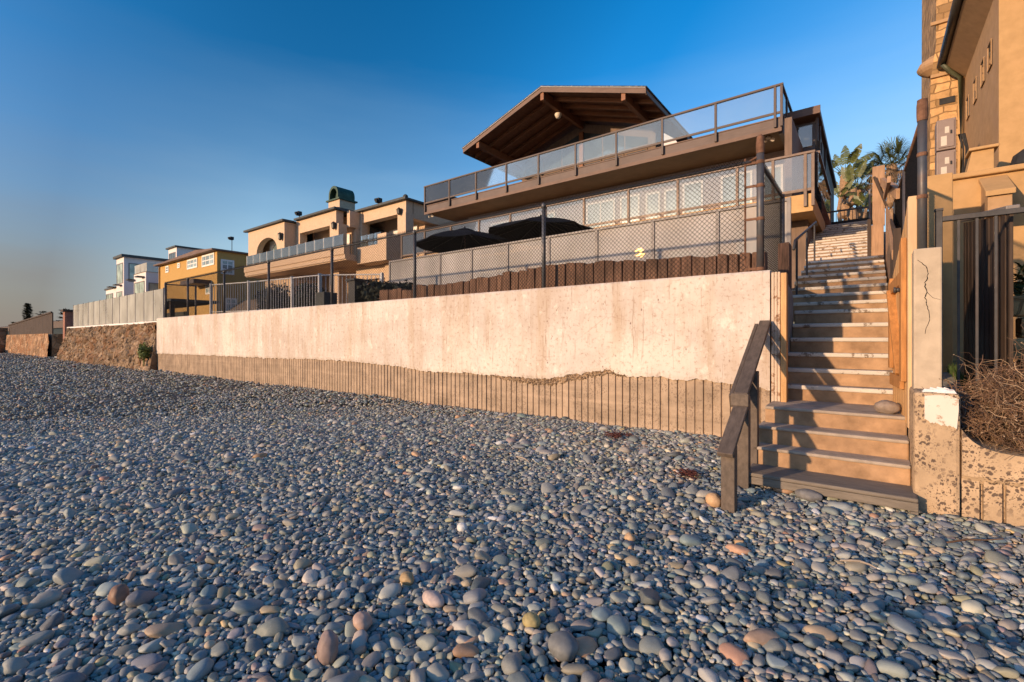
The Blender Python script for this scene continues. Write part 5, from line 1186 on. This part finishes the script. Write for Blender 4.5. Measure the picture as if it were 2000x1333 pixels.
# right bay
RB = 17.75; rx0, rx1 = -26.2, ax_(793, RB)
g = MB(); g.box(rx0, rx1, RB, RB+.5, 8.55, 9.25); build('loggia_beam', g, M['tan'], th)
g = MB(); g.box(ax_(777, RB), rx1, RB-.02, RB+.55, FZ, 8.547); build('column', g, M['tan'], th)
g = MB(); g.box(rx1-.45, rx1, RB+.56, 27, 8.3, 9.25); g.box(rx1-.4, rx1-.05, 20.6, 27, FZ, 8.3); build('side_wall', g, M['tan'], th)
g = MB(); g.box(rx0-2, rx1-.46, 19.6, 20, FZ, 9.2); build('loggia_back_wall', g, M['tan'], th)
w = arch_wall('arched_window', -25.0, -22.3, FZ+.05, 8.3, -24.85, -22.45, 7.2, .8, 19.48, 19.56, M['trim'], th)
g = MB(); g.box(-24.85, -22.45, 19.51, 19.54, FZ+.05, 8.0); build('pane', g, M['window'], w)
g = MB(); g.box(rx0-1.2, rx0+.5, 18.2, 19.59, FZ, 8.5); build('dark_doorway', g, M['window'], th)
# roof edges
g = MB(); g.box(lx0-.35, lx1+.12, T0+.0, T0+.19, RZ-.03, RZ+.10); g.box(lx1-.05, lx1+.14, T0+.195, T1-.2, RZ-.03, RZ+.10); g.box(lx0-.35, lx1, T0+.195, 27, RZ+.0, RZ+.12)
g.box(lx1+.15, mx1_+.2, T1-.25, T1-.05, 9.22, 9.34); g.box(lx1+.1, mx1_+.2, T1-.045, 27, 9.225, 9.33); g.box(mx1_+.0, mx1_+.22, T1-.044, RB-.2, 9.2, 9.36)
g.box(mx1_+.23, rx1+.22, RB-.25, RB-.05, 9.25, 9.38); g.box(mx1_+.21, rx1+.2, RB-.045, 27, 9.255, 9.36); g.lathe((rx1+.1, RB-.12, 9.36), [(.14,0),(.15,.08),(.06,.16)], 10)
build('roof_edge', g, M['slate'], th)
for (la, lb, y0, y1, z0, z1) in ((rx1-.6, rx1-.3, RB-.14, RB-.022, 8.5, 8.8), (cx1-.45, cx1-.2, T1-.16, T1-.035, 8.05, 8.4), (lx1-.4, lx1-.2, T0+.06, T0+.195, 7.9, 8.3)):
    g = MB(); xm, ym = (la+lb)/2, y0; g.lathe((xm, ym, z0), [(.03,-.08),(.12,0),(.15,z1-z0-.08),(.17,z1-z0-.06),(.04,z1-z0+.06)], 8); g.box(xm-.03, xm+.03, y0, y1, z1-.02, z1+.04); build('wall_lantern', g, M['gutter'], th)
g = MB(); g.box(lx0+.1, rx1-.5, 20.05, 26.9, 1.9, 9.1); build('house_core', g, M['tan'], th)
g = MB(); g.box(lx0, rx1-.1, 17.25, 26.95, 5.67, FZ-.01); build('upper_floor', g, M['tan'], th)
# chimney
ch0, ch1 = -29.7, -28.35
g = MB(); g.box(ch0, ch1, 18, 19.2, 9.3, 10.65); ch = build('chimney', g, M['tan'], th, bevel=.02)
g = MB(); g.box(ch0-.12, ch1+.12, 17.88, 19.32, 10.653, 10.75); build('chimney_ledge', g, M['copper'], ch)
g = MB(); a = [(ch0+.12,10.753)] + arch(ch0+.12, ch1-.12, 11.05, .6, 12) + [(ch1-.12,10.753)]; ai = [(ch0+.26,10.753)] + arch(ch0+.26, ch1-.26, 11.0, .48, 12) + [(ch1-.26,10.753)]
for (p0, p1), (q0, q1) in zip(zip(a, a[1:]), zip(ai, ai[1:])): g.prism([p0, p1, q1, q0], 17.95, 19.25)
g.prism(ai, 18.3, 18.35); build('copper_cap', g, M['copper'], ch)
# upper balcony with glass
g = MB(); bx0, bx1 = -35.6, -23.2
g.prism([(15.0,6.45),(15.0,5.98),(15.06,5.96),(15.06,5.72),(15.14,5.70),(15.14,5.66),(17.2,5.66),(17.2,FZ),(15.35,FZ),(15.35,6.45)], bx0, bx1, 'x'); bal = build('balcony', g, M['tan'], th)
g = MB(); yb = 15.85; x5, x6 = ax_(697, yb), ax_(755, yb)
g.prism([(yb,6.42),(yb,5.5),(yb+2.2,5.5),(yb+2.2,FZ),(yb+.3,FZ),(yb+.3,6.42)], bx1+.003, x6-.75, 'x'); g.box(x6-.75+.002, x6, yb-.02, yb+1.1, 5.48, 6.95); build('balcony_bay', g, M['tan'], th)
x = bx0+.1; n = 0
while x < bx1-.6:
    g = MB(); g.box(x+.02, x+.98, 15.16, 15.172, 6.47, 7.15); build('balcony_glass', g, M['glass_blue'], bal)
    g = MB(); g.box(x-.012, x+.012, 15.14, 15.19, 6.452, 7.17); build('glass_stay', g, M['trim'], bal); x += 1.0
for k in range(3):
    xx = bx1+.15+k*.62; g = MB(); g.box(xx, xx+.56, yb+.14, yb+.152, 6.43, 7.1); build('balcony_glass', g, M['glass_blue'], bal)
# ground storey
g = MB(); g.box(-35.2, -31.2, 16.3, 16.7, 1.9, 5.655); build('ground_wall', g, M['tan'], th)
w = arch_wall('arched_window', -34.5, -32.2, 2.2, 4.75, -34.35, -32.35, 3.9, .7, 16.2, 16.28, M['trim'], th)
g = MB(); g.box(-34.35, -32.35, 16.23, 16.26, 2.2, 4.7); build('pane', g, M['winpale'], w)
g = MB(); g.box(-34.35, -32.35, 16.17, 16.2, 3.85, 3.93); g.box(-33.4, -33.3, 16.17, 16.2, 2.2, 3.85); build('mullion', g, M['trim'], w)
g = MB(); g.box(-31.19, -20.6, 18.5, 18.9, 1.9, 5.655); build('ground_wall', g, M['tan'], th)
for (xa, xb_) in ((ax_(648, 16.6), ax_(662, 16.6)), (ax_(752, 16.6), ax_(765, 16.6))): g = MB(); g.box(xa, xb_, 16.6, 17.2, 1.9, 5.48); build('ground_column', g, M['tan'], th)
g = MB(); g.box(-24.7, -20.8, 16.8, 17.3, 4.75, 5.47); build('ground_beam', g, M['tan'], th)
for (xa, xb_, c) in ((-30.6,-28.8,2),(-27.6,-25.4,3),(-24.2,-21.4,2)): window(th, xa, xb_, 2.2, 4.3, 18.5, c, 2, 'window')
for k, (px, py, Y, lab) in enumerate(((453, 468, 20, 'small spotlight on a thin mast above the roof of the yellow house'), (585, 420, 19, 'small spotlight on a thin mast left of the green chimney cap'), (741, 395, 20, 'small spotlight on a thin mast right of the green chimney cap'))):
    p = at(px, py, Y); t = thing('roof_spotlight', (p.x, Y, p.z-1.2), lab, 'spotlight', 'spotlights standing on the roofs')
    g = MB(); g.tube((p.x, Y, p.z-1.3), (p.x, Y, p.z), .03, n=6); build('mast', g, M['black'], t)
    g = MB(); g.box(p.x-.22, p.x+.16, Y-.18, Y+.12, p.z-.05, p.z+.24); g.tube((p.x, Y-.2, p.z+.1), (p.x, Y-.32, p.z+.05), .1, .13, 10); build('lamp_head', g, M['black'], t)
g = MB(); g.box(rx1-2, rx1-1.7, 21, 21.3, 9.3, 9.7); 

# ------------------------------------------------------------------ yellow house
yh = thing('yellow_house', (-52, 20, 2.1), 'bright yellow two-storey house with small white framed windows', 'house')
YX0, YX1, YY = ax_(312, 17), ax_(424, 17), 17.0
ZE = 9.0
g = MB(); g.box(YX0, YX1, YY, 27, 1.5, ZE); build('body', g, M['yellow'], yh)
g = MB(); g.prism([(YX0-.3, ZE+.002), (YX1+.25, ZE+.002), (YX1+.25, ZE+.14), (YX1-4, ZE+.45), (YX0-.3, ZE+.14)], YY-.35, 27.4, 'y'); build('roof', g, M['roofedge'], yh)
for (p0, p1, q0, q1, c) in ((324,330,533,520,1),(347,352,524,514,1),(366,386,525,506,3),(395,419,520,497,3)):
    window(yh, ax_(p0, YY), ax_(p1, YY), az_((p0+p1)/2, q0, YY), az_((p0+p1)/2, q1, YY), YY, c, 2, 'winpale', 'trim', .14)
window(yh, ax_(402, YY), ax_(414, YY), az_(408, 575, YY), az_(408, 550, YY), YY, 2, 2, 'winpale', 'trim', .14)
def window_x(parent, y0, y1, z0, z1, X, cols=1, rows=1, pm_='winpale', fw=.14):
    g = MB(); g.framex(y0, y1, z0, z1, fw, X+.003, X+.06)
    for c in range(1, cols): ym = y0+(y1-y0)*c/cols; g.box(X+.004, X+.05, ym-fw*.3, ym+fw*.3, z0+fw, z1-fw)
    for r in range(1, rows): zm_ = z0+(z1-z0)*r/rows; g.box(X+.005, X+.045, y0+fw, y1-fw, zm_-fw*.3, zm_+fw*.3)
    w = build('window', g, M['trim'], parent); g = MB(); g.box(X+.008, X+.02, y0+fw*.8, y1-fw*.8, z0+fw*.8, z1-fw*.8); build('pane', g, M[pm_], w)
def side_y(px, X): return X/math.tan(math.atan((px-CX)/F)-YAW)
window_x(yh, side_y(431, YX1), side_y(457, YX1), 7.0, 8.3, YX1, 2, 3, 'winpale'); window_x(yh, side_y(440, YX1), side_y(462, YX1), 3.4, 4.9, YX1, 2, 3, 'winpale')
g = MB(); g.tube((YX0+.1, YY-.06, 2), (YX0+.1, YY-.06, ZE-.1), .07, n=8); build('downpipe', g, M['yellow'], yh)
g = MB(); g.box(YX0-.3, YX1+.25, YY-.5, YY-.352, ZE-.0, ZE+.13); build('gutter', g, M['roofedge'], yh)
g = MB(); g.box(YX1+.004, YX1+.06, YY, 27, 5.55, 5.75); build('belt_course', g, M['yellow'], yh)
g = MB(); g.box(ax_(357, 15.8), ax_(383, 15.8), 15.6, 16.98, az_(370, 556, 15.8), az_(370, 552, 15.8)+.2); build('porch_roof', g, M['brownpaint'], yh)
# ------------------------------------------------------------------ white houses
def side_window(parent, y0, y1, z0, z1, X, m='wingreen'):
    g = MB(); g.framex(y0, y1, z0, z1, .10, X+.003, X+.05); w = build('window', g, M['gpost'], parent); g = MB(); g.box(X+.006, X+.02, y0+.09, y1-.09, z0+.09, z1-.09); build('pane', g, M[m], w)
def front_window(parent, x0, x1, z0, z1, Y, c=1, m='wingreen'): return window(parent, x0, x1, z0, z1, Y, c, 1, m, 'gpost', .10)
wh = thing('white_house', (-74, 20, 2), 'stepped white modern house with tall greenish windows left of the yellow one', 'house')
WYF = 17.0
def wx(px): return ax_(px, WYF)
def wz(px, py): return az_(px, py, WYF)
tX0, tX1, tZ = wx(227.5), wx(242), wz(242, 502)
g = MB(); g.box(tX0, tX1, WYF, 30, 1.5, tZ); build('tower_block', g, M['white'], wh)
g = MB(); g.box(tX0-.3, tX1+.3, WYF-.3, 30.3, tZ+.003, tZ+.3); build('tower_roof', g, M['slate'], wh)
front_window(wh, wx(228.5), wx(240.5), wz(235, 555), wz(235, 515), WYF); side_window(wh, side_y(251, tX1), side_y(276, tX1), wz(242, 553)+.2, wz(242, 513), tX1)
front_window(wh, wx(228), wx(239), wz(234, 600), wz(234, 570), WYF, 1); side_window(wh, side_y(246, tX1), side_y(258, tX1), 2.6, 5.2, tX1)
lX0 = wx(207); lZ = wz(215, 566)
g = MB(); g.box(lX0, tX0-.004, WYF+.0, 28, 1.5, lZ); build('low_block', g, M['white'], wh)
g = MB(); g.box(lX0-.2, tX0-.005, WYF-.15, 28, lZ+.003, lZ+.2); build('low_roof', g, M['slate'], wh)
front_window(wh, wx(208), wx(221), wz(215, 610), wz(215, 574), WYF, 3)
rX0, rX1, rZ = wx(262), wx(285.5), wz(285, 531)
g = MB(); g.box(rX0, rX1, WYF-.02, 29, 1.5, rZ); build('right_block', g, M['white'], wh)
front_window(wh, wx(263.5), wx(283), wz(273, 610), wz(273, 551), WYF-.02, 2); side_window(wh, side_y(290, rX1), side_y(311, rX1), 2.6, wz(285, 552), rX1)
g = MB(); g.box(rX0, rX1, WYF+.05, WYF+.07, rZ+.01, rZ+1.05); build('roof_glass', g, M['glass_screen'], wh)
g = MB(); g.box(rX1-.03, rX1-.01, WYF+.08, 27, rZ+.01, rZ+1.05); build('roof_glass', g, M['glass_screen'], wh)
g = MB(); g.box(rX0-.1, rX1+.1, WYF-.14, 29, rZ-.12+.123, rZ+.008); build('roof_trim', g, M['gpost'], wh)
g = MB()
for (px, py) in ((224,562),(236,558),(262,548),(280,542)): x = wx(px); z = wz(px, py); g.box(x-.5, x+.5, WYF-.7, WYF-.03, z-.05, z+.08)
build('sun_shades', g, M['gutter'], wh)
wt_ = thing('white_tower_house', (-62, 30, 2), 'white flat-roofed house standing behind the roof of the yellow house', 'house')
BY = 26.0; bx0, bx1 = ax_(329, BY), ax_(345, BY); bz = az_(345, 483, BY)
g = MB(); g.box(bx0, bx1, BY, 44, 2, bz); build('body', g, M['white'], wt_)
g = MB(); g.box(bx0-.3, bx1+.3, BY-.3, 44.3, bz+.003, bz+.22); build('roof', g, M['slate'], wt_)
front_window(wt_, ax_(330.5, BY), ax_(343, BY), az_(337, 508, BY), az_(337, 494, BY), BY, 3, 'window')

# ------------------------------------------------------------------ stone sea wall further left with its glass screen
SX0, SX1 = -39.6, XL - .03
rwll = thing('stone_seawall', (-31, 6.3, 0), 'sloping brown rubble stone sea wall left of the plastered one', 'sea wall')
def rubble_sheet(name, x0, x1, zt, y_top, y_bot, mat, parent, flare=0, step_=.07, amp=.11, seed=0):
    nx = int((x1-x0)/step_); nz = int((zt+.5)/step_); g = MB()
    for j in range(nz+1):
        f = j/nz
        for i in range(nx+1):
            x = x0+(x1-x0)*i/nx - flare*(1-f)*max(0, 1-i/nx*8); z = -.5+(zt+.5)*f; y = y_bot+(y_top-y_bot)*f
            p = Vector((x*2.3, z*2.9, seed)); dd, pp = mnoise.voronoi(p + Vector((mnoise.noise(p), mnoise.noise(p*1.3+Vector((9,9,9))), 0))*.25)
            y += max(0, (i/nx-.955)/.045)*(6.30-y) if flare else 0
            y -= amp*(min(.45, dd[1]-dd[0])*1.4 + .45*mnoise.noise(p*3)) + amp*.7*mnoise.noise(p*.35)
            g.v.append((x, y, z))
    for j in range(nz):
        for i in range(nx): a = j*(nx+1)+i; g.f.append([a, a+1, a+nx+2, a+nx+1]); g.mi.append(0)
    return build(name, g, mat, parent)
rubble_sheet('rubble_face', SX0, SX1, 1.93, 6.42, 5.95, M['rock'], rwll, .9, .07, .17)
g = MB(); g.prism([(6.5,1.9),(6.36,1.9),(6.02,-.3),(6.0,-.5),(6.5,-.5)], SX1-.02, SX1-.001, 'x'); build('wall_end', g, M['rock'], rwll)
g = MB(); g.box(SX0, SX1, 6.5, 6.9, -.3, 1.9); build('wall_core', g, M['oldconc'], rwll)
g = MB(); g.box(SX0-.02, SX1, 6.34, 6.92, 1.903, 1.98); build('coping', g, M['trim'], rwll)
gs = thing('glass_screen', (-31, 6.55, 1.98), 'tall glass sea screen with thin posts on the rubble stone wall', 'glass screen')
n = 13; sz = [3.2 + .16*k/n for k in range(n+1)]
for k in range(n+1):
    x = SX0+.3+(SX1-SX0-.5)*k/n; zt_ = az_(152 + 166*0, 596, 6.6) if False else 3.35
    g = MB(); g.box(x-.02, x+.02, 6.58, 6.62, 1.982, zt_); build('post', g, M['gpost'], gs)
    if k: xp = SX0+.3+(SX1-SX0-.5)*(k-1)/n; g = MB(); g.box(xp+.025, x-.025, 6.594, 6.606, 2.02, zt_-.03); build('glass_panel', g, M['glass_screen'], gs)
pb = MB(); px_ = ax_(240, 8.5); pb.box(px_-.6, px_+.6, 8.5, 9.0, 1.9, 3.0); pb.box(px_-.7, px_+.7, 8.45, 9.05, 3.0, 3.12); tag(build('stucco_pier', pb, M['white'], None, (px_, 8.7, 1.9)), 'short white pier seen through the glass sea screen', 'pier')
leaf_bush('wall_weed', (XL-.45, 6.0, .75), (.35,.2,.33), 420, 'green weed growing where the stone wall meets the plastered one', pm('weed_leaf', (.10,.13,.03), .4, 4, .7, .1), 'weed', 12, .07)
# ------------------------------------------------------------------ far walls
FX0, FX1 = -66, -45.0
fw = thing('far_seawall', (-55, 6.3, 0), 'far brown stone sea wall under a dark board fence at the left', 'sea wall')
rubble_sheet('rubble_face', FX0, FX1, 1.62, 6.3, 6.2, M['farrock'], fw, 0, .14, .07, 5)
g = MB(); g.box(FX0, FX1+.02, 6.45, 7.5, -.4, 1.6); build('wall_core', g, M['farrock'], fw)
dbf = thing('dark_board_fence', (-55, 6.5, 1.6), 'dark wooden board fence on top of the far stone wall', 'fence')
k = FX0; i = 0
while k < FX1-.2:
    z_ = az_(12, 634, 6.5) if k < -62 else 1.6; t = 2.55 + .55*(k-FX0)/(FX1-FX0); g = MB(); g.box(k+.01, k+.40, 6.46, 6.52, 1.603, t); build('board', g, M['darkwood'], dbf); k += .42
g = MB(); g.beam((FX0, 6.44, 2.55), (FX1-.1, 6.44, 3.1), .08, .1); build('top_rail', g, M['darkwood'], dbf)
st2 = thing('stone_stair', (-42.3, 6.6, 0), 'narrow shaded stone stair between the two rubble walls', 'steps')
for k in range(9):
    g = MB(); g.box(-44.9, -40.6, 6.2+k*.35, 9.8, -.4+k*.22, -.18+k*.22); build('step', g, M['greyconc'], st2)
bp = thing('brick_post', (-40.1, 6.5, 1.6), 'reddish brick post at the left end of the glass sea screen', 'post')
g = MB(); g.box(-40.5, -39.95, 6.3, 6.85, -.4, 2.95); build('shaft', g, M['brick'], bp); g = MB(); g.box(-40.6, -39.85, 6.2, 6.95, 2.953, 3.08); build('cap', g, M['darkwood'], bp)
sh = thing('pergola', (-43, 12, 2), 'dark flat-roofed pergola seen through the glass sea screen', 'pergola')
g = MB(); g.box(-50, -37, 11, 14, 3.78, 3.95); build('roof', g, M['slate'], sh)
for x in (-49.5, -45.5, -41.5, -37.5): g = MB(); g.box(x-.12, x+.12, 11.1, 11.35, 1.9, 3.777); build('post', g, M['darkwood'], sh)
g = MB(); g.box(-47, -40.5, 13, 13.2, 1.9, 3.3); build('screen', g, M['slate'], sh)
fe2 = MB(); fe2.box(-92, -66.05, 5.6, 6.4, -.6, 2.3); tag(build('plain_seawall', fe2, M['farrock'], None, (-78, 6, -.5)), 'plain tan sea wall at the extreme left edge beyond the stone wall', 'sea wall')
fe3 = MB(); fe3.box(-66.6, -64.6, 4.9, 5.55, -.4, .32); tag(build('concrete_slab', fe3, M['pillar'], None, (-65.6, 5.2, -.2)), 'low pale concrete block at the foot of the far sea wall', 'block')
# far trees
def conifer(px, pyt, pyb, Y, wid, tiers, lab, seed, dense=False, name='pine_tree', cat='pine tree'):
    q = random.Random(seed); tp, b0_ = at(px, pyt, Y), at(px, pyb, Y); t = thing(name, (b0_.x, Y, 2.0), lab, cat, None)
    g = MB(); g.path([(b0_.x, Y, 2.0), (b0_.x, Y, b0_.z), (tp.x, Y, tp.z)], [.3,.22,.05], 6); build('trunk', g, M['bark'], t)
    g = MB(); H = tp.z-b0_.z
    for k in range(tiers):
        f = (k+.3)/tiers; z = b0_.z+H*f; r = wid*(1-f*.75)*(.75+.5*q.random()) if not dense else wid*(.5+.5*math.sin(math.pi*min(1, f*.9+.1)))
        nb_ = 7 if not dense else 10
        for i in range(nb_):
            a = 6.283*i/nb_+q.random()
            for j in range(9 if not dense else 6):
                s = r*(j+.6)/(9 if not dense else 6); c = Vector((b0_.x+s*math.cos(a), Y+s*math.sin(a), z+.12*s+q.uniform(-.12,.12)*(1 if not dense else 3)))
                w_ = .28+.2*q.random(); v = Vector((math.cos(a+1.5), math.sin(a+1.5), q.uniform(-.3,.3)))*w_; u_ = Vector((math.cos(a), math.sin(a), q.uniform(.1,.6)))*w_; g.add([c-v*.5, c+u_, c+v*.5, c-u_*.4], [(0,1,2,3)])
    build('crown', g, M['far'], t)
conifer(54, 594, 632, 22, 1.0, 22, 'slim columnar cypress far off on the left horizon', 1, True, 'cypress_tree', 'cypress')
conifer(84, 607, 632, 22, 2.2, 5, 'broad tiered pine far off right of the slim cypress', 2)
conifer(128, 602, 632, 20, 1.7, 4, 'open tiered pine far off above the dark pergola', 3)
g = MB(); p = at(152, 603, 14); g.tube((p.x, 14, 2), (p.x, 14, p.z), .06, n=6); g.beam((p.x-1.2, 14, p.z-1.0), (p.x, 14, p.z-1.0), .06, .06); tag(build('mast', g, M['bark'], None, (p.x, 14, 2)), 'thin brown mast with one arm left of the white house', 'mast')
g = MB(); p = at(28, 627, 16)
for k in range(60):
    q = random.Random(k); a = q.random()*6.28; blade(g, (p.x+q.uniform(-.5,.5), 16, p.z-1.0), (math.cos(a)*.6, math.sin(a)*.6, 1), 1.0+.5*q.random(), .08, .3)
tag(build('yucca', g, M['far'], None, (p.x, 16, p.z-1)), 'small dark spiky plant behind the far board fence', 'plant')
